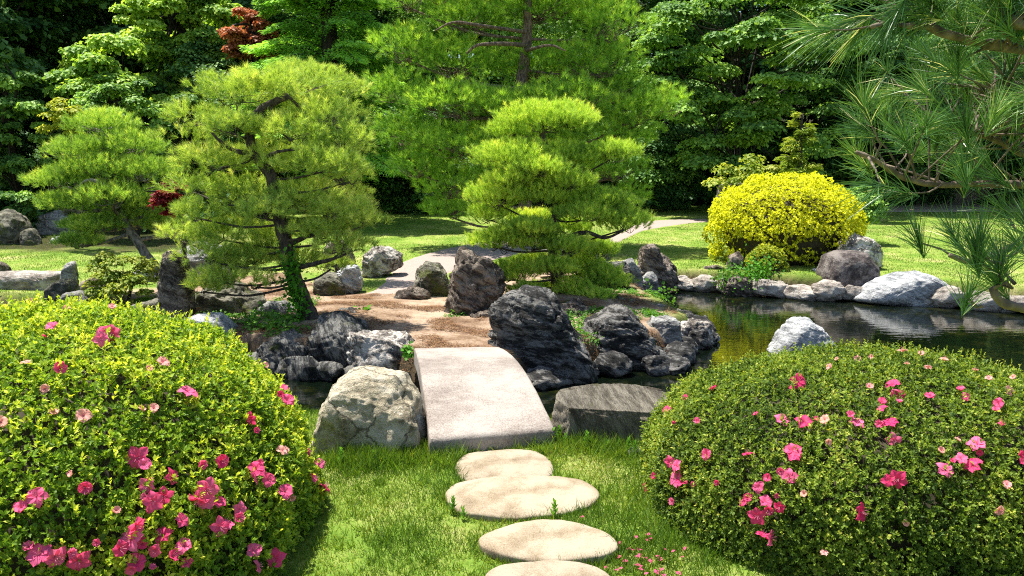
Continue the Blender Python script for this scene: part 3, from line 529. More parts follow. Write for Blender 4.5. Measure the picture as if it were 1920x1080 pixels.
# ------------------------------------------------------------------ bridge
def bridge():
    m, nt, ns, ln, b = newmat('granite_bridge')
    tc = N(ns, 'ShaderNodeTexCoord'); n = N(ns, 'ShaderNodeTexNoise', Scale=1.5, Detail=11.0, Roughness=.72); n2 = N(ns, 'ShaderNodeTexNoise', Scale=110.0, Detail=3.0, Roughness=.7)
    for q in (n, n2): ln.new(tc.outputs['Object'], q.inputs['Vector'])
    ad = N(ns, 'ShaderNodeMath', operation='MULTIPLY_ADD'); ln.new(n2.outputs[0], ad.inputs[0]); ad.inputs[1].default_value = .8; ln.new(n.outputs[0], ad.inputs[2])
    r = ramp(ns, [(.62, (.085, .066, .055)), (.76, (.165, .135, .115)), (.90, (.26, .225, .195)), (1, (.34, .30, .26))]); ln.new(ad.outputs[0], r.inputs[0]); ln.new(r.outputs[0], b.inputs['Base Color'])
    bp = N(ns, 'ShaderNodeBump', Strength=.6, Distance=.006); ln.new(ad.outputs[0], bp.inputs['Height']); ln.new(bp.outputs[0], b.inputs['Normal'])
    b.inputs['Roughness'].default_value = .9; b.inputs['Specular IOR Level'].default_value = .2
    A, B = P(805, 824, .12), P(1041, 804, .12); C_, D_ = P(776, 653, .12), P(932, 650, .12)
    A2 = P(768, 640, .05); nu, nv = 60, 28; V = []; th = .15
    def pt(u, v):
        # v 0 near .. 1 far
        l = A * (1 - v) + C_ * v; r_ = B * (1 - v) + D_ * v; p = l * (1 - u) + r_ * u
        return p + np.array([0, 0, .125 * math.sin(math.pi * v) ** .9])
    prof = []   # cross-section: around, (u, dz)
    e = .018
    us = [(.0, -th), (.0, -e)] + [(e * 1.2 * (1 - math.cos(t)) , -e * (1 - math.sin(t))) for t in (.5, 1.0, 1.57)]
    topu = [(u, -.0) for u in np.linspace(.06, .94, 20)]
    us2 = [(1 - a, z) for a, z in us[::-1]]
    botu = [(u, -th) for u in np.linspace(.9, .1, 8)]
    prof = us + topu + us2 + botu; k = len(prof)
    vs = np.r_[0, .004, np.linspace(.012, .988, 56), .996, 1]
    for v in vs:
        er = (.02 if v in (0, 1) else .006 if v in (.004, .996) else 0)
        for (u, dz) in prof:
            p = pt(u, v).copy(); p[2] += dz - (er if dz > -e * 1.1 else 0); V.append(p)
    V = np.array(V); V[:, 2] += .004 * fbm(V * 7, 3); T = []
    for i in range(len(vs) - 1):
        for j in range(k): T.append((i * k + j, i * k + (j + 1) % k, (i + 1) * k + (j + 1) % k, (i + 1) * k + j))
    # end caps as strips of quads from the top run to the bottom run
    for base, fl in ((0, 1), ((len(vs) - 1) * k, 0)):
        bm_top = list(range(base + 1, base + 1 + len(prof) - 10)); 
        cidx = len(V); V = np.vstack([V, V[base:base + k].mean(0)])
        for j in range(k):
            q = (base + j, base + (j + 1) % k, cidx, cidx); T.append(q)
    T3 = []
    for q in T:
        T3.append((q[0], q[1], q[2]));
        if q[2] != q[3]: T3.append((q[0], q[2], q[3]))
    o = mesh_np('stone_bridge', V, T3, m, smooth=False, origin=(V[:, 0].mean(), V[:, 1].mean(), .0))
    bm = bmesh.new(); bm.from_mesh(o.data); bmesh.ops.recalc_face_normals(bm, faces=bm.faces[:])
    for f in bm.faces: f.smooth = True
    for ed in bm.edges:
        if len(ed.link_faces) == 2 and ed.calc_face_angle() > R(35): ed.smooth = False
    bm.to_mesh(o.data); bm.free()
    tag(o, 'gently arched pinkish granite slab bridge across the narrow water', 'bridge')
bridge()
# ------------------------------------------------------------------ azaleas and the yellow dome
class Dome:
    def __init__(s, c, r, p=2.5, lump=.03, seed=0): s.c = np.array(c, float); s.r = np.array(r, float); s.p = p; s.l = lump; s.s = seed
    def surf(s, n, rng, zmin=-.15):
        zmin = getattr(s, 'zmin', zmin)
        d = nrm(rng.normal(size=(n * 3, 3))); d = d[d[:, 2] > zmin][:n]
        k = (np.abs(d) ** s.p).sum(1) ** (-1 / s.p); q = d * k[:, None]
        g = nrm(np.sign(q) * np.abs(q) ** (s.p - 1) / s.r); pnt = s.c + q * s.r
        return pnt + g * (s.l * fbm(pnt * 2.2 + s.s, 3))[:, None], g
    def hit(s, px, py):
        d = ray(px, py); d = d / np.linalg.norm(d); t = np.arange(.8, 20, .004); p = CAM + t[:, None] * d
        q = np.abs((p - s.c) / s.r); f = (q ** s.p).sum(1); k = np.where((f <= 1) & (p[:, 2] > s.c[2] - .02))[0]
        if not len(k): k = [np.argmin(f)]
        p0 = p[k[0]]; q = (p0 - s.c) / s.r; g = nrm(np.sign(q) * np.abs(q) ** (s.p - 1) / s.r)
        return p0 + g * (s.l * fbm(p0[None] * 2.2 + s.s, 3)[0]), g
def dome_foliage(dome, n, leaf, per, mat, parent, rng, depth=.10, cull=True, up=.5, lw=1.0, name='foliage', tpl=LEAF):
    p, g = dome.surf(n, rng)
    p = p - g * (rng.random(len(p)) ** 2 * depth)[:, None] + g * (rng.random(len(p)) ** 6 * .035)[:, None]
    k = p[:, 2] > 0.0
    if hasattr(dome, 'zmin'): k &= (p[:, 2] > .62) | (fbm(p * 4, 2) > .05 + .0 * p[:, 2])
    k &= (fbm(p * 6.5 + 40, 2) > -.42) | (rng.random(len(p)) < .3)
    p, g = p[k], g[k]
    ax = nrm(g + np.array([0, 0, up]) + rng.normal(size=g.shape) * .35)
    patch = fbm(p * 3 + 3, 3) * .35 + .5
    n = len(p); A = np.repeat(ax, per, 0); Pp = np.repeat(p, per, 0)
    dr = nrm(rng.normal(size=A.shape)); dr = nrm(dr - (dr * A).sum(1, keepdims=True) * A)
    tilt = rng.uniform(.35, 1.25, (len(A), 1)); al = nrm(A * np.cos(tilt) + dr * np.sin(tilt))
    sc = leaf * rng.uniform(.65, 1.2, len(A)); sc3 = np.stack([sc * lw, sc, sc], 1)
    fr = frames(al, A + rng.normal(size=A.shape) * .25)
    fr[:, 2] *= 1
    V, T = scatter(tpl[0], tpl[1], Pp, fr, sc3)
    r = np.clip(np.repeat(patch + rng.normal(size=n) * .2, per) + rng.normal(size=len(A)) * .12 - .08 * np.cos(tilt[:, 0]), 0, 1)
    r = np.repeat(r, len(tpl[1]))
    if lw == 1.0 and tpl is LEAF:      # stray shoots standing out of the clipped face
        q, h = dome.surf(int(n / 26), rng); kk = q[:, 2] > .15; q, h = q[kk], h[kk]; sh_ = nrm(h * .6 + np.array([0, 0, 1.]) + rng.normal(size=h.shape) * .2); m_ = 9; t = np.tile(np.linspace(.1, 1, m_), len(q))[:, None]
        A2 = np.repeat(sh_, m_, 0); ln2 = np.repeat(rng.uniform(.02, .07, (len(q), 1)), m_, 0); a2 = nrm(A2 * .9 + rng.normal(size=A2.shape) * .55)
        V2, T2 = scatter(tpl[0], tpl[1], np.repeat(q, m_, 0) + A2 * ln2 * t, frames(a2, A2 + rng.normal(size=A2.shape) * .3), leaf * rng.uniform(.6, 1.1, len(A2))); T = np.vstack([T, T2 + len(V)]); V = np.vstack([V, V2]); r = np.r_[r, np.repeat(np.clip(rng.normal(.8, .15, len(A2)), 0, 1), len(tpl[1]))]
    return mesh_np(name, V, T, mat, parent, rnd=r)
def dome_core(dome, mat, parent, s=.86):
    V, T = ico(5); k = (np.abs(V) ** dome.p).sum(1) ** (-1 / dome.p); Q = dome.c + V * k[:, None] * (dome.r * s)
    Q += V * (.05 * fbm(Q * 6, 3))[:, None]; Q[:, 2] = np.maximum(Q[:, 2], 0.01)
    return mesh_np('branches', Q, T, mat, parent, smooth=False)
def flower_mesh(seed, open_=1.0, mats=None, size=.028, wither=False):
    rng = np.random.default_rng(seed); V = []; T = []; mi = []
    for k in range(5):
        a0 = 2 * math.pi * k / 5 + rng.normal() * .08; nu, nv = 6, 5; base = len(V); cup = rng.uniform(.9, 1.2) * open_
        for i in range(nu):
            t = i / (nu - 1); wd = .46 * math.sin(math.pi * min(1, t * .82 + .06)) ** .8 * (1 if t < .95 else .5)
            for j in range(nv):
                s_ = (j / (nv - 1) - .5) * 2; rr = t * 1.0 * (1 + .0 * s_) * (1 - .07 * s_ * s_)
                ang = a0; x = rr * cup; yv = s_ * wd
                z = .55 * t ** .55 * (1.15 - cup * .45) + .10 * s_ * s_ - .22 * t * t * cup + .09 * math.sin(5 * s_ + k * 2 + 4 * t) * t - .25 * max(0, t - .6) * (1 + math.sin(k * 2.7)) + rng.normal() * .012
                V.append((math.cos(ang) * x - math.sin(ang) * yv, math.sin(ang) * x + math.cos(ang) * yv, z))
        for i in range(nu - 1):
            for j in range(nv - 1): T.append((base + i * nv + j, base + (i + 1) * nv + j, base + (i + 1) * nv + j + 1, base + i * nv + j + 1)); mi.append(0)
    for k in range(6):     # stamens
        a = 2 * math.pi * k / 6 + .3; tilt = .35 + .15 * math.sin(k * 5); b0 = len(V); d = np.array([math.cos(a) * tilt, math.sin(a) * tilt, 1.0]) * .85
        for off in ((-.02, 0, 0), (.02, 0, 0), (0, .02, 0)): V.append(tuple(off))
        for off in ((-.012, 0, 0), (.012, 0, 0), (0, .012, 0)): V.append(tuple(d + np.array(off)))
        for q in ((0, 1, 4, 3), (1, 2, 5, 4), (2, 0, 3, 5)): T.append(tuple(b0 + z for z in q)); mi.append(1)
    me = bpy.data.meshes.new('flower'); me.from_pydata((np.array(V) * size).tolist(), [], T); me.update()
    for mm in mats: me.materials.append(mm)
    me.polygons.foreach_set('material_index', mi); me.polygons.foreach_set('use_smooth', [True] * len(T))
    return me
def petal_mat(name, c, c2):
    m, nt, ns, ln, b = newmat(name); oi = N(ns, 'ShaderNodeObjectInfo'); r = ramp(ns, [(0, c), (1, c2)]); ln.new(oi.outputs['Random'], r.inputs[0])
    ln.new(r.outputs[0], b.inputs['Base Color']); b.inputs['Roughness'].default_value = .6; b.inputs['Specular IOR Level'].default_value = .2
    t = N(ns, 'ShaderNodeBsdfTranslucent'); ln.new(r.outputs[0], t.inputs[0]); mx = N(ns, 'ShaderNodeMixShader'); mx.inputs[0].default_value = .42
    ln.new(b.outputs[0], mx.inputs[1]); ln.new(t.outputs[0], mx.inputs[2]); ln.new(mx.outputs[0], ns['Material Output'].inputs[0]); return m
PET = petal_mat('pink_petal', (.85, .045, .19), (.92, .19, .38)); PALE = petal_mat('faded_petal', (.90, .42, .40), (.85, .50, .36))
STAM = flat_mat('stamen', (.75, .25, .35), .6, .1)
FM = [flower_mesh(k, [.95, 1.1, .75, 1.0, .5, .88, .35][k % 7], [PET, STAM]) for k in range(14)]
FP = [flower_mesh(20 + k, [.6, .8, .45][k], [PALE, STAM], .024) for k in range(3)]
def azalea(loc, dome, fl, label, leaf, n, per, mat, seed, size=1.0, pale=()):
    rng = np.random.default_rng(seed); root = empty('azalea_bush', loc); tag(root, label, 'bush')
    dome_foliage(dome, n, leaf, per, mat, root, rng)
    dome_core(dome, M['twig'], root)
    st, tt = merge([tube([dome.c + np.array([math.cos(a) * .1, math.sin(a) * .1, -.05]), dome.c + np.array([math.cos(a) * .5, math.sin(a) * .45, dome.r[2] * .6])], [.02, .01], 6) for a in np.linspace(0, 6, 7)])
    mesh_np('stem', st, tt, M['dark_bark'], root)
    for i, (px, py) in enumerate(list(fl) + list(pale)):
        p, g = dome.hit(px, py); me = FM[rng.integers(14)] if i < len(fl) else FP[i % 3]
        tocam = nrm(CAM - p); d = nrm(g * .7 + tocam * .5 + rng.normal(size=3) * .5)
        o = link('flower', me, root); o.location = (p + g * .024 + rng.normal(size=3) * .008 - np.array(loc)).tolist()
        q = Vector(d.tolist()).to_track_quat('Z', 'Y'); o.rotation_mode = 'QUATERNION'; 
        from mathutils import Quaternion
        o.rotation_quaternion = q @ Quaternion((0, 0, 1), rng.uniform(0, 6.28)); s_ = size * rng.uniform(.72, 1.22); o.scale = (s_, s_, s_)
    return root
FL_L = [(100, 612), (90, 620), (195, 635), (190, 655), (212, 633), (100, 710), (345, 740), (470, 790), (475, 808), (530, 735), (533, 752), (520, 740), (588, 870), (583, 895), (593, 915), (576, 850), (266, 868), (262, 852), (275, 905), (330, 895), (385, 872), (405, 868), (475, 885), (463, 898), (490, 905), (478, 870), (165, 912), (65, 930), (285, 940), (310, 935), (275, 930), (390, 935), (408, 945), (370, 940), (385, 922), (330, 978), (440, 950), (440, 970), (400, 995), (420, 985), (255, 985), (270, 1015), (240, 1015), (225, 1030), (305, 1000), (330, 1020), (315, 1045), (345, 1060), (70, 1045), (58, 1040), (100, 1040), (130, 1035), (145, 1045), (260, 1050), (240, 1068), (280, 1070), (190, 1015), (465, 1030), (495, 1045), (465, 1065), (520, 928), (38, 958), (285, 1030), (250, 1000)]
FP_L = [(55, 697), (85, 742), (8, 797), (150, 783), (100, 778), (270, 705), (305, 690), (268, 775), (60, 575), (125, 590), (215, 590), (490, 690), (525, 850), (140, 900), (290, 775), (550, 935), (215, 960)]
FL_R = [(1255, 768), (1287, 750), (1272, 800), (1338, 742), (1312, 790), (1337, 855), (1407, 860), (1420, 795), (1468, 792), (1483, 845), (1495, 850), (1478, 895), (1440, 900), (1462, 888), (1430, 920), (1410, 940), (1440, 945), (1425, 960), (1445, 955), (1462, 950), (1432, 1000), (1445, 1010), (1352, 900), (1284, 900), (1280, 882), (1270, 895), (1305, 907), (1265, 935), (1262, 870), (1240, 895), (1211, 915), (1213, 935), (1231, 975), (1518, 795), (1530, 793), (1593, 788), (1602, 797), (1485, 735), (1498, 730), (1670, 725), (1680, 735), (1692, 735), (1655, 760), (1648, 775), (1685, 765), (1655, 800), (1668, 803), (1672, 825), (1662, 907), (1675, 900), (1610, 965), (1745, 745), (1805, 745), (1798, 738), (1870, 770), (1865, 782), (1868, 800), (1830, 835), (1838, 845), (1780, 875), (1795, 870), (1810, 875), (1825, 872), (1768, 885), (1905, 855), (1915, 862), (1395, 950), (1455, 930)]
FP_R = [(1570, 690), (1550, 702), (1605, 683), (1640, 690), (1700, 700), (1742, 705), (1720, 680), (1770, 690), (1885, 745), (1900, 720), (1850, 720), (1545, 790), (1760, 850), (1880, 915), (1548, 1040), (1510, 930), (1700, 980), (1825, 700), (1555, 830), (1868, 955), (1690, 675), (1635, 730), (1790, 830)]
DL = Dome((-2.25, 3.6, 0), (1.28, 1.25, 1.05), 2.2, .045, 2)
DR = Dome((1.96, 4.05, 0), (1.24, 1.0, .70), 2.5, .035, 5)
azalea((-2.25, 3.6, 0), DL, FL_L, 'large bright yellow green azalea dome with big pink flowers', .0245, 52000, 6, M['azalea_left'], 1, 1.36, FP_L)
azalea((1.96, 4.05, 0), DR, FL_R, 'low rounded dark green azalea dotted with small pink flowers', .0195, 62000, 6, M['azalea_right'], 2, 1.22, FP_R)
# yellow dome
cy = P(1472, 505)[:2]; DY = Dome((cy[0] + .28, cy[1] + 1.0, .62), (1.38, 1.3, 1.02), 2.05, .13, 8); DY.zmin = -.8
root = empty('golden_bush', (DY.c[0], DY.c[1], .0)); tag(root, 'bright yellow dome shaped bush on the far lawn', 'bush')
dome_foliage(DY, 20000, .043, 6, M['yellow'], root, np.random.default_rng(5), depth=.34, tpl=LEAF2, up=.5)
dome_core(DY, M['twig'], root, .78)
c2 = P(1440, 512)[:2]; DY2 = Dome((c2[0], c2[1] + .1, 0.0), (.36, .3, .42), 2.1, .05, 9)
root = empty('golden_shrub', (c2[0], c2[1] + .1, 0)); tag(root, 'small yellow green shrub at the foot of the yellow dome bush', 'bush')
dome_foliage(DY2, 900, .05, 6, M['golden'], root, np.random.default_rng(6), depth=.2, tpl=LEAF2)
dome_core(DY2, M['twig'], root, .7)
# ------------------------------------------------------------------ pines
def needles(pos, ax, L, per, rng, width=.0035, lo=.1, hi=1.0, shoot=.03, rn=None):
    A = np.repeat(ax, per, 0); Q = np.repeat(pos, per, 0)
    dr = rng.normal(size=A.shape); dr = nrm(dr - (dr * A).sum(1, keepdims=True) * A)
    ti = rng.uniform(lo, hi, (len(A), 1)); al = A * np.cos(ti) + dr * np.sin(ti)
    Q = Q + A * rng.uniform(-shoot, shoot, (len(A), 1)); ln_ = L * rng.uniform(.75, 1.15, len(A))
    V, T = scatter(NEEDLE[0], NEEDLE[1], Q, frames(al, rng=rng), np.stack([np.full(len(A), width), ln_, ln_], 1))
    r = np.clip(np.repeat(rn, per) + rng.normal(size=len(A)) * .12, 0, 1)
    return V, T, r
def pine(name, label, base, trunk, pads, D, L, spacing, per, mat, bark, seed, width, tr=(.09, .03), up=.8, hang=.25, gaps=0.0, rdepth=.85, lift=.35, brad=.018, under=.35, limbs=(), cat='tree', psc=1.0, psz=1.0):
    rng = np.random.default_rng(seed); root = empty(name, base); tag(root, label, cat)
    tp = np.array([PD(a, b_, D + (dd if True else 0)) for a, b_, dd in trunk]); tp[0] = np.array(base) - np.array([0, 0, .1])
    tc_ = catmull(tp, 8); V, T = tube(tc_, list(np.linspace(tr[0], tr[1], 6)), 12, .18, seed=seed); mesh_np('trunk', V, T, M[bark], root, smooth=True)
    for lb in limbs:
        lp = catmull([PD(a, b_, D + dd) for a, b_, dd in lb[0]], 8); V, T = tube(lp, lb[1], 9, .2, seed=seed); mesh_np('limb', V, T, M[bark], root, smooth=True)
    for i, (cx, cy_, rx, rz, dd) in enumerate(pads):
        c = PD(cx, cy_, D + dd); a = psc * rx * (D + dd) / F; cz = psz * rz * (D + dd) / F; bdep = a * rdepth
        n = int(math.pi * a * bdep / spacing ** 2); d = nrm(rng.normal(size=(n * 2, 3)))
        flip = (d[:, 2] < 0) & (rng.random(len(d)) > under); d[flip, 2] *= -1; d = d[:n]
        shell = rng.random(n) ** .35; lump = 1 + .28 * fbm(d * 2.1 + i * 3.7 + seed, 3)
        h = d * (shell * lump)[:, None] * np.array([a, bdep, cz])
        low = h[:, 2] < 0; h[low, 2] *= .45
        if gaps:
            k = fbm((c + h) * 3.2 + 9, 2) > (gaps - .5); h, d = h[k], d[k]
        p = c + h; ax = nrm(d * np.array([.8, .8, .5]) + np.array([0, 0, up]) + rng.normal(size=d.shape) * hang)
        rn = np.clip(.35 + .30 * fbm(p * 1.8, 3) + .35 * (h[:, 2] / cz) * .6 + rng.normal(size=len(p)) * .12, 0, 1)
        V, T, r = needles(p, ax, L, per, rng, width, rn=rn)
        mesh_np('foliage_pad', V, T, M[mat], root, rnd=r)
        # branches: from trunk to pad, then twigs through it
        j = np.argmin(np.linalg.norm(tc_ - (c - np.array([0, 0, abs(c[0] - tc_[0][0]) * .25])), axis=1)); s0 = tc_[j]
        mid = (s0 + c) / 2 + np.array([rng.normal() * .06, rng.normal() * .06, -.10 * np.linalg.norm(c - s0)])
        cb = c - np.array([0, 0, cz * .35]); parts = [tube(catmull([s0, mid, cb], 7), [brad * 1.5, brad], 7, .2, seed=i)]
        for q in range(max(6, int(a * 16))):
            e = h[rng.integers(len(h))] * .85; e[2] = -abs(e[2]) * .2 + cz * .1; m_ = cb + e * .5 + rng.normal(size=3) * a * .08
            parts.append(tube(catmull([cb, m_, c + e], 4), [brad * .6, brad * .15], 5, cap=False))
            for z_ in range(2):
                e2 = e * .6 + rng.normal(size=3) * np.array([a, a, cz]) * .3
                parts.append(tube(np.array([m_, c + e2]), [brad * .3, brad * .1], 4, cap=False))
        V, T = merge(parts); mesh_np('branch', V, T, M[bark], root, smooth=True)
    return root
def gbase(px, py): 
    p = P(px, py); return np.array([p[0], p[1], H(p[0], p[1])])
b0 = np.array([PD(1046, 560, 10.2)[0], 10.2, 0]); b0[2] = H(b0[0], b0[1])
pine('clipped_pine', 'yellow green cloud pruned pine in flat tiers among black rocks', b0,
     [(1046, 570, 0), (1040, 500, 0), (1036, 440, 0), (1044, 385, .05), (1030, 310, 0), (1015, 240, 0), (1020, 215, 0)],
     [(1018, 232, 92, 40, 0), (1060, 225, 55, 34, .2), (950, 250, 40, 20, -.1), (965, 300, 82, 40, -.2), (1060, 300, 70, 34, .1), (1145, 290, 55, 26, .1), (1010, 320, 60, 26, -.5), (935, 372, 66, 34, -.2), (1010, 372, 50, 30, -.3),
      (1120, 380, 70, 26, 0), (1170, 420, 52, 32, -.1), (1090, 405, 55, 26, -.3), (920, 405, 42, 24, 0), (935, 455, 58, 28, -.2), (1000, 458, 46, 28, -.3), (960, 515, 50, 30, -.15), (1130, 530, 52, 34, .1), (1090, 505, 50, 28, .3), (1000, 415, 46, 22, .4), (1075, 545, 44, 24, -.1), (925, 520, 46, 24, .2), (1005, 500, 48, 26, .1), (1110, 470, 50, 24, .4), (1060, 430, 50, 22, .5), (1010, 545, 36, 18, .3), (1040, 505, 46, 26, -.45), (985, 548, 34, 18, -.4), (1110, 560, 40, 20, -.3), (995, 432, 56, 24, -.45), (1065, 465, 50, 24, -.4), (1060, 345, 60, 24, -.3), (960, 340, 50, 22, -.35)],
     10.2, .058, .0285, 32, 'niwaki', 'pine_bark', 31, .0042, (.075, .03), up=1.1, hang=.22, brad=.010, under=.2, psc=1.06, psz=.96,
     limbs=[([(1040, 470, 0), (1065, 446, -.1), (1100, 436, -.2), (1135, 446, -.25), (1170, 432, -.3)], [.04, .028, .012])])
b0 = gbase(590, 606)
pine('garden_pine', 'airy olive green pine with dark leaning trunk wrapped in ivy', b0,
     [(596, 612, 0), (566, 560, 0), (548, 510, 0), (534, 450, 0), (520, 392, 0), (508, 330, 0), (478, 290, 0), (468, 245, 0), (490, 205, 0), (540, 180, 0)],
     [(450, 178, 88, 40, 0), (540, 165, 95, 42, .2), (375, 220, 58, 34, 0), (600, 215, 66, 40, .2), (345, 265, 56, 34, .1), (440, 240, 60, 30, -.3), (545, 250, 80, 38, 0), (640, 265, 56, 38, .2), (400, 305, 76, 36, -.1),
      (500, 305, 80, 36, .2), (600, 310, 78, 38, -.1), (365, 350, 62, 32, .1), (655, 330, 44, 30, 0), (460, 365, 78, 36, .3), (570, 375, 82, 36, .1), (375, 400, 56, 30, -.1), (640, 395, 66, 26, 0), (420, 440, 74, 30, .1), (520, 440, 52, 28, .4),
      (590, 435, 60, 24, -.1), (680, 415, 48, 20, -.1), (385, 480, 56, 28, -.2), (460, 490, 56, 26, .1), (640, 462, 62, 24, -.2), (420, 520, 62, 30, -.1), (560, 490, 50, 24, .1), (480, 530, 54, 26, -.1), (380, 540, 44, 22, -.1), (620, 500, 40, 16, .2), (330, 440, 44, 28, .2), (500, 470, 60, 30, .2), (500, 400, 60, 30, -.3)],
     gd(606), .08, .039, 30, 'garden_pine', 'pine_bark', 41, .0042, (.10, .035), up=.65, hang=.4, gaps=.27, psc=1.02, brad=.010, under=.4,
     limbs=[([(478, 290, 0), (440, 282, -.2), (410, 262, -.3), (390, 240, -.3)], [.035, .02, .01]), ([(470, 250, 0), (440, 235, -.2), (425, 218, -.2)], [.03, .012]), ([(490, 300, 0), (520, 285, -.2), (560, 280, -.2)], [.025, .01]), ([(548, 505, 0), (600, 492, -.2), (640, 480, -.2), (660, 470, -.2)], [.03, .018, .008]), ([(540, 460, 0), (585, 440, 0), (630, 436, .1)], [.03, .01])])
b0 = np.array([PD(640, 500, 12.4)[0], 12.4, 0]); b0[2] = H(b0[0], b0[1])
pine('garden_pine', 'pale olive pine half hidden behind the airy garden pine', b0, [(640, 520, 0), (632, 440, 0), (640, 340, 0), (630, 250, 0), (620, 170, 0)],
     [(600, 155, 66, 34, 0), (645, 175, 48, 34, 0), (640, 225, 60, 40, 0), (655, 280, 46, 38, 0), (640, 330, 56, 40, 0), (600, 280, 60, 40, .2), (655, 370, 44, 28, 0), (560, 140, 50, 24, .2)],
     12.4, .085, .052, 26, 'garden_pine', 'pine_bark', 43, .0055, (.08, .03), up=.6, hang=.45, brad=.018)
b0 = np.array([PD(318, 545, 11.0)[0], 11.0, 0]); b0[2] = H(b0[0], b0[1])
pine('small_pine', 'slender leaning pine with layered green pads behind the upright stone', b0,
     [(330, 560, 0), (305, 520, 0), (275, 480, 0), (255, 448, 0), (240, 425, 0), (225, 390, .1), (205, 350, .1), (195, 300, .1), (195, 250, .1)],
     [(195, 238, 58, 30, .3), (150, 285, 58, 28, 0), (235, 278, 66, 28, .2), (110, 340, 52, 24, -.1), (180, 318, 70, 28, 0), (270, 325, 62, 30, 0), (130, 385, 56, 26, -.1), (210, 372, 70, 30, -.2), (285, 385, 62, 30, .1), (180, 425, 60, 22, 0), (250, 412, 60, 28, .2), (150, 455, 44, 16, -.1), (310, 425, 40, 24, .2)],
     11.0, .072, .04, 28, 'small_pine', 'pale_bark', 47, .0048, psc=1.12, psz=1.05, tr=(.075, .03), up=.9, hang=.3,
     limbs=[([(215, 370, 0), (190, 345, -.3), (165, 338, -.35), (145, 352, -.3)], [.032, .025, .012])])
b0 = np.array([PD(985, 450, 17.0)[0], 17.0, 0]); b0[2] = H(b0[0], b0[1])
pine('tall_pine', 'tallest bright green spreading pine with reddish branches on the lawn', b0,
     [(985, 470, 0), (985, 380, 0), (990, 300, 0), (975, 190, 0), (985, 100, 0), (990, 30, 0), (985, -60, 0), (990, -130, 0)],
     [(960, -60, 130, 50, .3), (1080, -40, 100, 50, 0), (850, -30, 100, 50, 0), (770, 0, 70, 45, .2), (1010, 20, 120, 46, .4), (880, 40, 90, 36, .3), (1130, 50, 84, 56, 0), (760, 95, 72, 46, 0), (850, 120, 96, 46, .4), (1000, 130, 96, 44, .6), (1110, 120, 90, 52, 0), (1170, 170, 50, 40, 0),
      (745, 175, 64, 44, 0), (850, 200, 100, 50, -.6), (960, 205, 84, 44, -.8), (1060, 190, 90, 46, -.6), (1180, 215, 90, 42, -.2), (1245, 195, 48, 36, 0), (765, 255, 76, 42, 0), (870, 275, 96, 46, -.4), (1150, 260, 90, 40, 0), (790, 315, 62, 40, 0), (850, 350, 72, 50, 0), (840, 395, 54, 30, 0), (920, 340, 60, 60, .3), (1150, 320, 66, 40, .2), (1180, 375, 44, 36, 0), (1010, 270, 80, 50, .3)],
     17.0, .15, .085, 28, 'back_pine', 'red_bark', 53, .009, (.16, .07), up=.75, hang=.35, brad=.02, under=.4,
     limbs=[([(985, 85, -.2), (940, 82, -1.0), (895, 85, -1.2), (875, 100, -1.2)], [.05, .035, .02]), ([(985, 60, -.2), (900, 48, -1.0), (850, 42, -1.2), (815, 58, -1.2)], [.04, .03, .012]), ([(985, 95, -.2), (1030, 85, -1.0), (1060, 95, -1.2)], [.04, .012])])
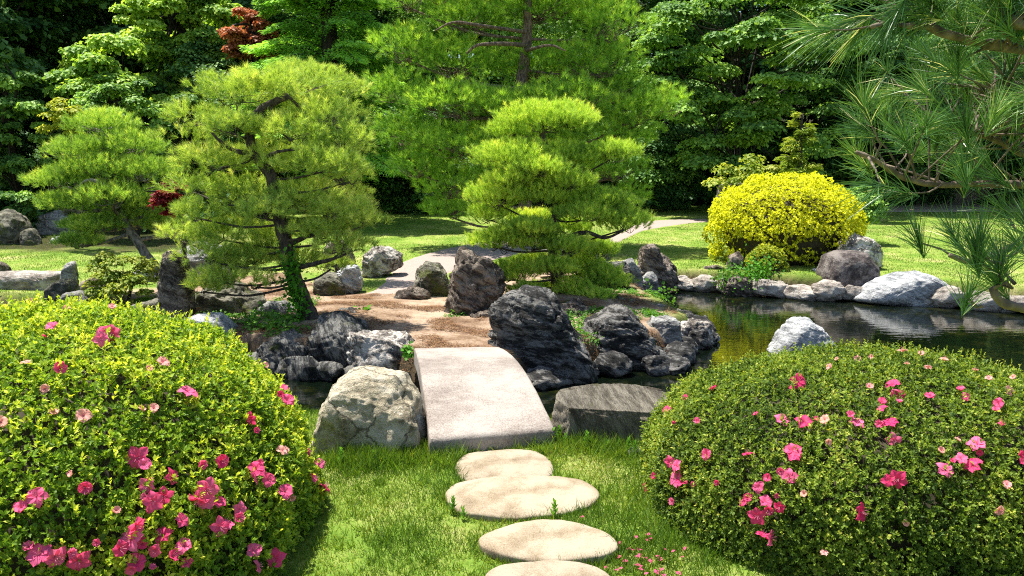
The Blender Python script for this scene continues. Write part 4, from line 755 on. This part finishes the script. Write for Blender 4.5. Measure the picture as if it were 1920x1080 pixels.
# ------------------------------------------------------------------ near pine boughs (tree standing just right of the view)
def near_pine():
    rng = np.random.default_rng(77); bx, by = 2.15, 1.75; root = empty('near_pine', (bx, by, 0)); tag(root, 'nearest pine reaching in with long loose needle tufts and scaly twigs', 'tree')
    tk = catmull([(bx, by, -.1), (bx + .05, by, .8), (bx - .03, by + .05, 1.6), (bx + .03, by, 2.4), (bx, by, 3.3)], 8); V, T = tube(tk, [.11, .09, .05], 14, .15); mesh_np('trunk', V, T, M['near_bark'], root, smooth=True)
    boughs = [
      ([(2050, 110, 1.75), (1930, 92, 1.7), (1870, 86, 1.65), (1800, 72, 1.6), (1745, 50, 1.6), (1705, 20, 1.6), (1685, -20, 1.6)], .008, [.13, 1.0]),
      ([(1960, 60, 1.6), (1900, 40, 1.55), (1860, 5, 1.55), (1850, -40, 1.5)], .010, [0, 1]),
      ([(1745, 50, 1.6), (1700, 48, 1.55), (1660, 45, 1.55), (1635, 50, 1.5)], .006, [0, 1]),
      ([(2060, 400, 2.0), (1950, 352, 1.95), (1850, 345, 1.9), (1750, 345, 1.85), (1690, 330, 1.85), (1640, 300, 1.8), (1605, 285, 1.8)], .0065, [.1, 1]),
      ([(1990, 320, 2.1), (1920, 290, 2.1), (1860, 260, 2.1), (1800, 245, 2.0), (1765, 235, 2.0)], .008, [0, 1]),
      ([(1990, 230, 1.9), (1940, 210, 1.9), (1890, 190, 1.9), (1850, 175, 1.9)], .008, [0, 1]),
      ([(2060, 600, 1.5), (1990, 590, 1.5), (1930, 580, 1.5), (1878, 566, 1.5), (1860, 540, 1.5)], .009, [.5, 1]),
      ([(2060, 430, 1.9), (1960, 440, 1.8), (1880, 470, 1.75), (1820, 490, 1.7), (1780, 478, 1.7)], .007, [.5, 1])]
    Q, A, RN = [], [], []; wood = []
    for bi, (pts, rad, _) in enumerate(boughs):
        c = catmull([PD(*q) for q in pts], 10); 
        if bi in (0, 3, 6, 7):
            zt = c[0][2] - .15; c = np.vstack([catmull([np.array([bx, by, zt]), (np.array([bx, by, zt]) + c[0]) / 2 + np.array([0, 0, -.04]), c[0]], 6)[:-1], c])
            wood.append(tube(c, [rad * 2.2, rad * 1.2, rad * .7], 9, .35, seed=bi))
        else:
            j = wood and None; wood.append(tube(c, [rad * 1.2, rad * .6], 8, .35, seed=bi))
        vis = c[c[:, 0] / c[:, 1] < .72]
        cnt = [26, 16, 8, 38, 42, 40, 6, 9][bi]
        for k in range(cnt):
            p = vis[rng.integers(len(vis))] + 0
            if bi in (6,): p = vis[-1] + rng.normal(size=3) * .02
            sp = [.05, .05, .03, .10, .13, .13, .03, .05][bi]
            tip = p + rng.normal(size=3) * np.array([sp * .9, sp, sp * .5]) + np.array([-.02, 0, sp * .6])
            if bi in (3, 4, 5) and tip[0] / tip[1] < .425: continue
            if bi == 2: ax = np.array([-1, -.1, .05])
            elif bi == 6: ax = np.array([-.15, 0, 1.0])
            elif bi == 7: ax = np.array([-.35, 0, .9])
            else: ax = np.array([-.35, -.1, .8])
            ax = nrm(ax + rng.normal(size=3) * (.45 if bi not in (6, 7) else .25)); Q.append(tip); A.append(ax); RN.append(rng.uniform(.15, .75))
            wood.append(tube(np.array([p, (p + tip) / 2 + rng.normal(size=3) * .008, tip + ax * .01]), [rad * .45, rad * .22], 5, .3))
    V, T = merge(wood); mesh_np('branch', V, T, M['near_bark'], root, smooth=True)
    Q = np.array(Q); A = np.array(A)
    # curved needles: three-segment strips
    per = 85; n = len(Q) * per; ax = np.repeat(A, per, 0); p0 = np.repeat(Q, per, 0); dr = rng.normal(size=ax.shape); dr = nrm(dr - (dr * ax).sum(1, keepdims=True) * ax)
    ti = rng.uniform(.05, .85, (n, 1)) ; al = nrm(ax * np.cos(ti) + dr * np.sin(ti)); L = rng.uniform(.06, .11, (n, 1)); s = frames(al, rng=rng)[:, 0]
    p0 = p0 + ax * rng.uniform(-.03, .025, (n, 1)); w_ = .0008
    bend = np.array([0, 0, -1.]) * rng.uniform(.0, .25, (n, 1)); rings = []
    for t in (0, .5, 1):
        c = p0 + al * L * t + bend * L * t * t; ww = w_ * (1 if t < .9 else .25); rings += [c - s * ww, c + s * ww]
    V = np.stack(rings, 1).reshape(-1, 3); b_ = (np.arange(n) * 6)[:, None]
    T = np.concatenate([np.stack([b_ + 0, b_ + 1, b_ + 3, b_ + 2], 2)[:, 0], np.stack([b_ + 2, b_ + 3, b_ + 5, b_ + 4], 2)[:, 0]], 0)
    r = np.clip(np.repeat(np.array(RN), per) + rng.normal(size=n) * .15, 0, .97); r[rng.random(n) < .03] = 1
    mesh_np('needles', V, T, M['near_pine'], root, rnd=np.r_[r, r])
near_pine()
# ------------------------------------------------------------------ background trees
def clump_foliage(C, Rr, per, leaf, rng, flat=.45, droop=.35, tpl=LEAF2, outward=None, under=.15):
    """C clump centres, Rr radii; leaves on the top of each clump, hanging at its rim"""
    n = len(C) * per; c = np.repeat(C, per, 0); r = np.repeat(Rr, per)
    d = nrm(rng.normal(size=(n, 3))); fl = (d[:, 2] < 0) & (rng.random(n) > under); d[fl, 2] *= -1
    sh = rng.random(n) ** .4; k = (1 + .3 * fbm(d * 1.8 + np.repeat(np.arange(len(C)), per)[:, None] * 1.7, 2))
    h = d * (sh * k * r)[:, None]; h[:, 2] = h[:, 2] * flat - droop * r * (np.hypot(h[:, 0], h[:, 1]) / r[:]) ** 2 * .6
    p = c + h
    nl = nrm(d * np.array([.7, .7, 1]) + np.array([0, 0, .7]) + rng.normal(size=d.shape) * .45)
    al = nrm(np.cross(nl, rng.normal(size=nl.shape)) + d * np.array([.6, .6, 0]) + np.array([0, 0, -.35]))
    fr = frames(al, nl); sc = leaf * rng.uniform(.7, 1.25, n)
    V, T = scatter(tpl[0], tpl[1], p, fr, np.stack([sc * 1.25, sc, sc], 1))
    base = np.repeat(rng.uniform(.25, .75, len(C)), per); rn = np.clip(base + .6 * (sh - .65) + rng.normal(size=n) * .15, 0, 1)  # outer leaves coloured lighter: sunlit tips put into the colour, with young growth
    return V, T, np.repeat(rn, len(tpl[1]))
def broad_tree(name, label, x, y, width, top, bottom, mat, seed, leaf=.10, nclump=70, per=420, cr=.11, group=None, flat=.45, depth=1.0, trunk_r=.14, lean=0, cat='tree', inner=.25, front=.6):
    rng = np.random.default_rng(seed); gz = H(x, y); root = empty(name, (x, y, gz)); tag(root, label, cat, group)
    c = np.array([x + lean, y, (top + bottom) / 2]); rad = np.array([width / 2, width / 2 * depth, (top - bottom) / 2])
    d = nrm(rng.normal(size=(nclump * 3, 3))); d[:, 1] = np.where((d[:, 1] > 0) & (rng.random(len(d)) < front), -d[:, 1], d[:, 1]); d = d[(d[:, 2] > -.85)][:nclump]
    rr = np.where(rng.random(len(d)) < inner, rng.uniform(.3, .7, len(d)), rng.uniform(.82, 1.05, len(d)))
    rr = rr * (1 + .18 * fbm(d * 1.5 + seed, 2)); C = c + d * rad * rr[:, None]
    Rr = width * cr * rng.uniform(.7, 1.5, len(C))
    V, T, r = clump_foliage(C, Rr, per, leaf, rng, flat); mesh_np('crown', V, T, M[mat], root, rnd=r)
    tk = catmull([(x, y, gz - .1), (x + lean * .3 + .1, y, (gz + bottom) / 2 + .3), (x + lean * .8, y, c[2]), (x + lean, y, top - (top - bottom) * .2)], 8)
    parts = [tube(tk, [trunk_r, trunk_r * .7, trunk_r * .2], 9, .15, seed=seed)]
    for k in range(0, len(C), 3):
        s0 = tk[min(len(tk) - 1, int(len(tk) * rng.uniform(.4, .95)))]
        parts.append(tube(catmull([s0, (s0 + C[k]) / 2 + rng.normal(size=3) * .15, C[k]], 4), [trunk_r * .3, trunk_r * .08], 5, cap=False))
    V, T = merge(parts); mesh_np('trunk', V, T, M['dark_bark'], root, smooth=True); return root
def at(px, py, D): p = PD(px, py, D); return p
def btree(name, label, x0, x1, y0, y1, D, mat, seed, **kw):
    a, b_ = PD(x0, y0, D), PD(x1, y1, D); broad_tree(name, label, (a[0] + b_[0]) / 2, D, b_[0] - a[0], a[2], b_[2], mat, seed, **kw)
BT = [
 ('broadleaf_tree', 'blue green bushy tree with pale leaf tips at the far side of the rockery', -70, 105, 110, 400, 20.5, 'mid_leaf', 101, dict(leaf=.11, nclump=60)),
 ('broadleaf_tree', 'tree with heaped bright leaf clumps above the slender leaning pine', 120, 320, 60, 330, 21.5, 'bright_leaf', 102, dict(leaf=.12, nclump=60, cr=.14)),
 ('broadleaf_tree', 'tall fresh green tree whose crown fills the gap before the brown maple', 230, 450, -90, 220, 24, 'bright_leaf', 103, dict(leaf=.12, nclump=90, cr=.10)),
 ('broadleaf_tree', 'dark leafy tree behind the heaped bright clumps', -60, 170, -110, 210, 26.5, 'dark_leaf', 104, dict(nclump=90)),
 ('broadleaf_tree', 'smaller speckled green tree right behind the slender pine', 150, 320, 150, 330, 18.5, 'mid_leaf', 105, dict(leaf=.08, nclump=50)),
 ('broadleaf_tree', 'dark tree overhanging the lawn behind the airy garden pine', 280, 560, 100, 400, 23.5, 'dark_leaf', 106, dict(nclump=90)),
 ('broadleaf_tree', 'tall shadowy tree behind the feathery conifer', 480, 760, -130, 260, 29, 'dark_leaf', 107, dict(nclump=90)),
 ('broadleaf_tree', 'dark tree low behind the tall pine trunk', 660, 900, 180, 420, 26.5, 'dark_leaf', 108, dict(nclump=80)),
 ('broadleaf_tree', 'shaded tree beside the tall pine where its branches end', 1080, 1330, 180, 420, 27, 'dark_leaf', 109, dict(nclump=90)),
 ('layered_tree', 'layered tree with light green leaf sprays behind the yellow dome', 1200, 1560, -70, 390, 25.5, 'mid_leaf', 110, dict(leaf=.13, nclump=110, cr=.085, flat=.3)),
 ('layered_tree', 'dark layered tree standing between the sprays and the near pine', 1480, 1790, -90, 370, 28, 'dark_leaf', 111, dict(leaf=.13, nclump=110, cr=.085, flat=.3)),
 ('broadleaf_tree', 'dark tree seen through the near pine needles', 1700, 2060, -60, 350, 29, 'dark_leaf', 112, dict(nclump=100)),
 ('broadleaf_tree', 'tree rising behind the top of the tall pine', 740, 1130, -160, 220, 30.5, 'mid_leaf', 113, dict(nclump=90)),
 ('broadleaf_tree', 'dark tree at the top corner above the layered sprays', 1120, 1380, -160, 160, 30, 'dark_leaf', 114, dict(nclump=90)),
 ('broadleaf_tree', 'dark tree right behind the rockery stones', -200, 60, -60, 400, 25, 'dark_leaf', 115, dict(nclump=100)),
]
for (nm, lab, x0, x1, y0, y1, D, mt, sd_, kw) in BT: btree(nm, lab, x0, x1, y0, y1, D, mt, sd_, **kw)
btree('brown_maple', 'reddish brown maple between the fresh green tree and the conifer', 425, 530, 15, 125, 22.5, 'maple_brown', 120, leaf=.09, nclump=36, per=300, cr=.16, flat=.35)
btree('red_maple', 'small dark red maple between two garden pines', 296, 356, 340, 408, 10.3, 'maple_red', 121, leaf=.05, nclump=18, per=120, cr=.18, trunk_r=.04)
btree('golden_shrub', 'yellow leaved shrub peeking over the slender pine', 80, 170, 185, 290, 16.5, 'golden', 122, leaf=.07, nclump=34, per=90, cr=.12, trunk_r=.04, cat='shrub')
btree('leafy_shrub', 'light green shrub beside the mossy boulders', 8, 68, 358, 425, 18.8, 'mid_leaf', 123, leaf=.12, nclump=14, per=110, cr=.2, trunk_r=.03, cat='shrub')
btree('pale_shrub', 'pale green loose shrub in front of the leaning pine trunk', 165, 300, 470, 585, 10.4, 'pale_shrub', 124, leaf=.045, nclump=34, per=170, cr=.13, trunk_r=.02, cat='shrub')
btree('rhododendron', 'light leaved shrub with pinkish tips behind the yellow dome', 1345, 1470, 298, 372, 21.5, 'pale_shrub', 125, leaf=.11, nclump=26, per=120, cr=.15, trunk_r=.03, cat='shrub')
btree('leafy_shrub', 'blue green shrub at the shoulder of the yellow dome', 1560, 1645, 352, 425, 17.5, 'mid_leaf', 126, leaf=.07, nclump=30, per=130, cr=.18, trunk_r=.02, cat='shrub')
# conifer with drooping feathery sprays
def conifer(name, label, px, D, w_px, top, bot, mat, seed, n=130, leaf=.09, twigl=.55):
    rng = np.random.default_rng(seed); p = PD(px, 300, D); x = p[0]; gz = H(x, D); zt = PD(px, top, D)[2]; zb = PD(px, bot, D)[2]; wd = w_px * D / F / 2
    root = empty(name, (x, D, gz)); tag(root, label, 'tree'); V, T = tube(catmull([(x, D, gz - .1), (x, D, (zb + zt) / 2), (x, D, zt)], 6), [.12 * wd, .02], 9); mesh_np('trunk', V, T, M['dark_bark'], root)
    pos, al, rn, wood = [], [], [], []
    for i in range(n):
        t = rng.random() ** .8; z = zb + (zt - zb) * t; a = rng.uniform(0, 2 * math.pi); rr = wd * (1 - t * .75) * rng.uniform(.7, 1.1); d = np.array([math.cos(a), math.sin(a), 0.])
        s0 = np.array([x, D, z]); e = s0 + d * rr + np.array([0, 0, rr * rng.uniform(-.15, .25)]); c = catmull([s0, (s0 + e) / 2 + np.array([0, 0, rr * .15]), e], 12); wood.append(tube(c[::3], [.02, .006], 4, cap=False)); base = rng.uniform(.2, .8)
        m_ = max(90, int(rr * 260)); k = (rng.random(m_) ** .7 * (len(c) - 1)).astype(int); side = np.cross(d, [0, 0, 1]); s_ = rng.uniform(-1, 1, m_) * .34 * rr * (1.15 - k / len(c))
        q = c[k] + side * s_[:, None] + d * (np.abs(s_) * .5)[:, None] - np.array([0, 0, 1]) * (np.abs(s_) ** 1.2 * .5)[:, None] + rng.normal(size=(m_, 3)) * .03
        pos.append(q); al.append(nrm(d + side * np.sign(s_)[:, None] * .8 + np.array([0, 0, -.25]) + rng.normal(size=(m_, 3)) * .25)); rn.append(np.clip(base + rng.normal(size=m_) * .15, 0, 1))
    pos, al, rn = np.vstack(pos), np.vstack(al), np.concatenate(rn); fr = frames(al, np.array([0, 0, 1.]) + rng.normal(size=al.shape) * .4); sc = leaf * rng.uniform(.7, 1.3, len(pos))
    V, T = scatter(LEAF2[0], LEAF2[1], pos, fr, np.stack([sc * .6, sc * 1.3, sc], 1)); mesh_np('crown', V, T, M[mat], root, rnd=np.repeat(rn, 2)); V, T = merge(wood); mesh_np('limb', V, T, M['dark_bark'], root)
conifer('feathery_conifer', 'vivid green conifer with drooping feathery branches behind the garden pines', 625, 22, 400, -330, 330, 'fir', 131, n=270, leaf=.11)
conifer('conifer_sapling', 'thin young conifer standing behind the yellow dome', 1500, 20.5, 110, 215, 350, 'pale_shrub', 132, n=34, leaf=.085)
# rows of trees closing the wood
rng = np.random.default_rng(9)
src = [broad_tree('forest_tree', 'dark crowded trees of the wood filling the gaps behind', -6, 36, 6.5, 11.5, 1.2, 'dark_leaf', 140, leaf=.17, nclump=90, group='dark trees of the wood behind the garden'),
       broad_tree('forest_tree', 'dark crowded trees of the wood filling the gaps behind', 6, 37, 7, 12.5, 1.2, 'dark_leaf', 141, leaf=.17, nclump=90, group='dark trees of the wood behind the garden')]
spots = [(-11, 30.5), (-21, 30), (-15.5, 28), (-4, 33.5), (5, 33), (14, 31.5), (-8, 34.5), (9.5, 34), (-22, 27), (-17.5, 31), (-12.5, 32.5), (-18, 23), (0, 37), (12, 35), (17.5, 33), (22, 29), (24, 22), (-9.5, 39), (3, 42), (9.5, 41), (-3.5, 43), (-27, 33), (28, 36), (19, 40), (-17, 41)]
for i, (x, y) in enumerate(spots):
    s = src[i % 2]; c = s.copy(); COL.objects.link(c); sc = rng.uniform(1.0, 1.3); c.location = (x, y, H(x, y)); c.rotation_euler = (0, 0, rng.uniform(-.5, .5)); c.scale = (sc, sc, sc)
    for ch in list(s.children): k = ch.copy(); COL.objects.link(k); k.parent = c
# undergrowth (uncountable leafy floor of the wood)
def undergrowth():
    rng = np.random.default_rng(61); C = []
    while len(C) < 900:
        x, y = rng.uniform(-26, 26), rng.uniform(15, 42)
        if y > 28.8 or (x < -5 - .32 * (y - 17) - 1.2 and y > 19.5 and x < -6.5): C.append((x, y, H(x, y) + rng.uniform(0, .35)))
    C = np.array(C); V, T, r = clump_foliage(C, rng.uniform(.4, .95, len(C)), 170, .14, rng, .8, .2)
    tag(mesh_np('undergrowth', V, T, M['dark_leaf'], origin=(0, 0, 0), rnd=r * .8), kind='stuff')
undergrowth()
# ------------------------------------------------------------------ grass, weeds, litter
BLADE = (np.array([[-.5, 0, 0], [.5, 0, 0], [.35, .55, .06], [-.35, .55, .06], [0, 1, .25]]), np.array([[0, 1, 2], [0, 2, 3], [3, 2, 4]]))
def blades(x, y, hmin, hmax, wid, rng, lean=.45, pat=1.6, near=True):
    z = height(x, y); n = len(x); p = np.stack([x, y, z - .004], 1); k = z > WL + .05
    for W_ in (STEP_POLY if near else ()): k &= sdf(x, y, W_) > -.012
    if near: k &= ~((y > P(900, 834)[1]) & (y < 7.5) & (x > P(800, 836)[0]) & (x < P(1042, 836)[0]))
    p = p[k]; n = len(p); al = nrm(np.array([0, 0, 1.]) + rng.normal(size=(n, 3)) * lean * np.array([1, 1, .2])); pt = fbm(np.stack([p[:, 0] * pat, p[:, 1] * pat, 0 * p[:, 0]], 1), 3)
    L = rng.uniform(hmin, hmax, n) * (1 + .5 * pt); V, T = scatter(BLADE[0], BLADE[1], p, frames(al, rng=rng), np.stack([wid * rng.uniform(.7, 1.3, n), L, L], 1))
    return V, T, np.repeat(np.clip(.42 - pt * .35 + rng.normal(size=n) * .2, 0, 1), 3)
rng = np.random.default_rng(15)
x = rng.uniform(-2.0, 2.4, 210000); y = rng.uniform(2.3, 5.75, 210000); k = np.ones(len(x), bool)
for W in STEP_POLY: k &= sdf(x, y, W) > -.02
k &= ~((y > P(900, 836)[1]) & (x > P(800, 836)[0]) & (x < P(1040, 836)[0]))
k &= ~((np.abs((x - DL.c[0]) / DL.r[0]) ** 2.4 + np.abs((y - DL.c[1]) / DL.r[1]) ** 2.4) < .85) & ~((np.abs((x - DR.c[0]) / DR.r[0]) ** 2.4 + np.abs((y - DR.c[1]) / DR.r[1]) ** 2.4) < .85)
dn = fbm(np.stack([x * 2.1, y * 2.1, 0 * x + 4], 1), 3); k &= (dn > -.42) | (rng.random(len(x)) < .35)
V, T, r = blades(x[k], y[k], .018, .045, .0034, rng)
# longer fringe under the boulders, the bridge end and round the stones
fx, fy = [], []
for (ax_, ay, bx_, by_, nn, sp) in [(640, 872, 800, 850, 3600, .10), (800, 872, 1040, 856, 1200, .06), (1040, 840, 1230, 862, 2000, .10), (1180, 870, 1240, 1080, 1200, .12)]:
    a = P(ax_, ay)[:2]; b_ = P(bx_, by_)[:2]; t = rng.random(nn)[:, None]; q = a * (1 - t) + b_ * t + rng.normal(size=(nn, 2)) * sp; fx.append(q[:, 0]); fy.append(q[:, 1])
V2, T2, r2 = blades(np.concatenate(fx), np.concatenate(fy), .05, .13, .0045, rng, .5); 
for W in STEP_POLY:
    nn = 900; t = rng.integers(0, len(W), nn); u = rng.random(nn)[:, None]; q = W[t] * (1 - u) + W[(t + 1) % len(W)] * u + rng.normal(size=(nn, 2)) * .02
    V3, T3, r3 = blades(q[:, 0], q[:, 1], .03, .075, .004, rng, .5); T2 = np.vstack([T2, T3 + len(V2)]); V2 = np.vstack([V2, V3]); r2 = np.r_[r2, r3]
tc_x, tc_y = rng.uniform(-1.3, 1.5, 260), rng.uniform(2.8, 5.4, 260); ok_ = np.ones(260, bool)
for W in STEP_POLY: ok_ &= sdf(tc_x, tc_y, W) > .03
tc_x, tc_y = tc_x[ok_], tc_y[ok_]; V3, T3, r3 = blades(np.repeat(tc_x, 26) + rng.normal(size=len(tc_x) * 26) * .018, np.repeat(tc_y, 26) + rng.normal(size=len(tc_x) * 26) * .018, .035, .075, .0042, rng, .75); T2 = np.vstack([T2, T3 + len(V2)]); V2 = np.vstack([V2, V3]); r2 = np.r_[r2, r3 + .05]
V = np.vstack([V, V2]); T = np.vstack([T, T2 + len(V) - len(V2)]); r = np.r_[r, np.clip(r2 - .12, 0, 1)]
tag(mesh_np('grass', V, T, M['grass'], origin=(0, 0, 0), rnd=r), kind='stuff')
# lawn beyond the pond
x = rng.uniform(-13, 16, 420000); y = 9 + 20.5 * rng.random(420000) ** 1.3
k = (sdf(x, y, dirt_poly) > .15) & (sdf(x, y, WP) > .12); x, y = x[k], y[k]
gp = [P(*q)[:2] for q in [(640, 562), (700, 545), (752, 495), (830, 475), (900, 465), (1000, 460), (1140, 458), (1200, 437), (1262, 432), (1340, 430), (1340, 435), (1290, 438), (1210, 448), (1130, 475), (1000, 482), (930, 492), (880, 500), (830, 522), (800, 548), (775, 560)]]
sp = [P(*q)[:2] for q in [(1550, 414), (1640, 402), (1740, 398), (1900, 396), (2100, 394), (2100, 424), (1900, 421), (1740, 421), (1640, 421), (1560, 424)]]
k = (sdf(x, y, np.array(gp)) > .0) & (sdf(x, y, np.array(sp)) > .0); x, y = x[k], y[k]
V, T, r = blades(x, y, .018, .035, .008, rng, .5, .7, False); tag(mesh_np('lawn_grass', V, T, M['lawn_blade'], origin=(0, 0, 0), rnd=r), kind='stuff')
# weeds
def weed_mesh(seed, hgt, nl, ll):
    rng = np.random.default_rng(seed); V, T = tube(np.array([[0, 0, -.01], [.005, 0, hgt * .5], [0, .01, hgt]]), [.003, .0015], 5); t = np.linspace(.15, 1, nl)
    a = np.arange(nl) * 2.4; al = nrm(np.stack([np.cos(a), np.sin(a), np.full(nl, .9) + t], 1)); V2, T2 = scatter(LEAF[0], LEAF[1], np.stack([0 * t, 0 * t, hgt * t], 1), frames(al, np.array([[0, 0, 1.]]) - al * .5), ll * (1.2 - .5 * t))
    V, T = merge([(V, T), (V2, T2)]); return V, T
WS = []
for k in range(4):
    V, T = weed_mesh(k, [.10, .14, .08, .12][k], [14, 18, 10, 16][k], [.055, .06, .05, .05][k]); rr = np.full(len(T), .3 + .15 * k); o = mesh_np('weed', V, T, M['weed'], rnd=np.clip(rr + RNG.normal(size=len(T)) * .2, 0, 1), origin=(0, 0, 0)); WS.append(o)
WSP = [(822, 838), (845, 832), (900, 832), (975, 830), (988, 828), (1048, 822), (1060, 830), (1100, 838), (1160, 838), (1190, 850), (870, 955), (1038, 958), (1015, 1040), (862, 885), (700, 860), (640, 868), (760, 852), (1178, 845), (1138, 842), (1035, 815), (790, 842)]
for i, (px, py) in enumerate(WSP):
    p = P(px, py + 6)
    while min(float(sdf(np.array([p[0]]), np.array([p[1]]), W_)[0]) for W_ in STEP_POLY) < .015: p[1] -= .01
    if P(797, 836)[0] < p[0] < P(1045, 836)[0]: p[1] = min(p[1], P(900, 838)[1])
    o = WS[i] if i < 4 else WS[i % 4].copy()
    if i >= 4: COL.objects.link(o)
    o.location = (p[0], p[1], H(p[0], p[1])); o.rotation_euler = (0, 0, i * 1.7); s_ = .5 + .1 * (i % 4); o.scale = (s_, s_, s_)
    tag(o, 'slim leafy weed sprouting around the stepping stones and bridge end', 'weed', 'weeds around the stones and bridge end')
# dead needles on the dirt
q = []; 
while sum(len(a) for a in q) < 34000:
    x = rng.uniform(-5, 3, 20000); y = rng.uniform(7.3, 12, 20000); n_ = noise3(np.stack([x * 2.2, y * 2.2, 0 * x], 1)); k = (sdf(x, y, dirt_poly) < .1) & (n_ > .0 + .2 * rng.random(len(x))) & (sdf(x, y, WP) > .05); q.append(np.stack([x[k], y[k]], 1))
q = np.vstack(q)[:34000]; z = height(q[:, 0], q[:, 1]) + rng.uniform(.002, .018, len(q)); a = rng.normal(size=(len(q), 3)) * np.array([1, 1, .12])
V, T = scatter(NEEDLE[0], NEEDLE[1], np.stack([q[:, 0], q[:, 1], z], 1), frames(a, np.array([0, 0, 1.]) + 0 * a), np.stack([np.full(len(q), .006), rng.uniform(.05, .10, len(q)), np.ones(len(q))], 1))
tag(mesh_np('dead_pine_needles', V, T, M['straw'], origin=(0, 0, 0), rnd=rng.random(len(q))), kind='stuff')
# fallen petals at the foot of the dark azalea
n_ = 42; t = rng.random((n_, 1)); c = P(1205, 1045)[:2] + rng.normal(size=(n_, 2)) * np.array([.10, .12]); a = rng.normal(size=(n_, 3)) * np.array([1, 1, .3]); z = height(c[:, 0], c[:, 1]) + .02
V, T = scatter(LEAF[0] * np.array([1.8, 1, 1]), LEAF[1], np.stack([c[:, 0], c[:, 1], z], 1), frames(a, np.array([0, 0, 1.]) + .4 * a), rng.uniform(.018, .035, n_)); o = mesh_np('fallen_petals', V, T, PET, origin=(0, 0, 0)); tag(o, kind='stuff')
# ivy on the leaning trunk, plants at the shore
def leafy(name, label, pts, spread, n, leaf, mat, cat, seed, stemr=.004):
    rng = np.random.default_rng(seed); base = np.array(pts[0]); root = empty(name, base); tag(root, label, cat); c = catmull(pts, 10); k = rng.integers(0, len(c), n)
    p = c[k] + rng.normal(size=(n, 3)) * np.array(spread); al = nrm(rng.normal(size=(n, 3)) + np.array([0, -.5, -.1])); fr = frames(al, np.array([0, -.8, .8]) + rng.normal(size=(n, 3)) * .5)
    V, T = scatter(LEAF2[0] * np.array([1.5, 1, 1]), LEAF2[1], p, fr, leaf * rng.uniform(.6, 1.2, n)); mesh_np('leaves', V, T, M[mat], root, rnd=np.repeat(rng.random(n), 2))
    V, T = tube(c, [stemr, stemr * .6], 5); mesh_np('stem', V, T, M['dark_bark'], root); return root
Dp = gd(606)
def cover():
    rng = np.random.default_rng(91); x, y = [], []
    for px0, px1, py0, py1, n_ in ((380, 600, 560, 660, 230), (1050, 1260, 545, 640, 260), (150, 330, 560, 620, 120), (840, 950, 560, 600, 30)):
        for k in range(n_):
            p = P(rng.uniform(px0, px1), rng.uniform(py0, py1)); x.append(p[0]); y.append(p[1])
    x, y = np.array(x), np.array(y); k = (sdf(x, y, WP) > .08) & (noise3(np.stack([x * 1.6, y * 1.6, 0 * x], 1)) > -.12); x, y = x[k], y[k]
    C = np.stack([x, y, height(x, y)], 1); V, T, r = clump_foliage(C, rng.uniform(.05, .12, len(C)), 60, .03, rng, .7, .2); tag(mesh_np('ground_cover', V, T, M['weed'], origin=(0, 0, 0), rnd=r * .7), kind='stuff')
cover()
leafy('ivy', 'green ivy climbing the leaning pine trunk', [PD(560, 600, Dp - .1), PD(556, 560, Dp - .12), PD(548, 520, Dp - .1), PD(545, 480, Dp - .1)], (.06, .05, .08), 650, .045, 'fresh', 'ivy', 1)
leafy('ivy', 'trailing green leaves over the low dark rock by the water', [PD(590, 640, 8.35), PD(540, 620, 8.3), PD(505, 600, 8.4), PD(480, 610, 8.4)], (.12, .08, .07), 520, .04, 'weed', 'ivy', 2)
leafy('shore_plant', 'fresh green leafy plant on the rounded rock at the far shore', [PD(1415, 540, 13.0), PD(1410, 515, 13.0), PD(1425, 500, 13.0)], (.16, .12, .10), 700, .05, 'fresh', 'plant', 3)
leafy('shore_plant', 'yellow green tuft beside the rounded rock at the pond', [PD(1365, 540, 13.1), PD(1362, 520, 13.1), PD(1370, 510, 13.1)], (.10, .1, .08), 300, .05, 'weed', 'plant', 4)
leafy('shore_plant', 'wispy green reeds where the clipped pine meets the pond', [PD(1215, 590, 11.3), PD(1225, 570, 11.3), PD(1235, 555, 11.3)], (.14, .1, .1), 350, .06, 'weed', 'plant', 5)
leafy('seedling', 'tiny green seedling on the dirt path', [P(680, 590), PD(682, 583, gd(590)), PD(685, 576, gd(590))], (.05, .04, .015), 26, .07, 'weed', 'plant', 6, .003)
leafy('seedling', 'small bright plant at the far corner of the bridge', [P(766, 668), PD(768, 660, gd(668)), PD(768, 650, gd(668))], (.03, .03, .03), 40, .05, 'fresh', 'plant', 7, .003)
leafy('seedling', 'bright sprig in the gap of the jagged pond rock', [PD(1283, 640, 9.4), PD(1283, 625, 9.4), PD(1285, 612, 9.4)], (.04, .03, .05), 90, .04, 'fresh', 'plant', 8, .003)
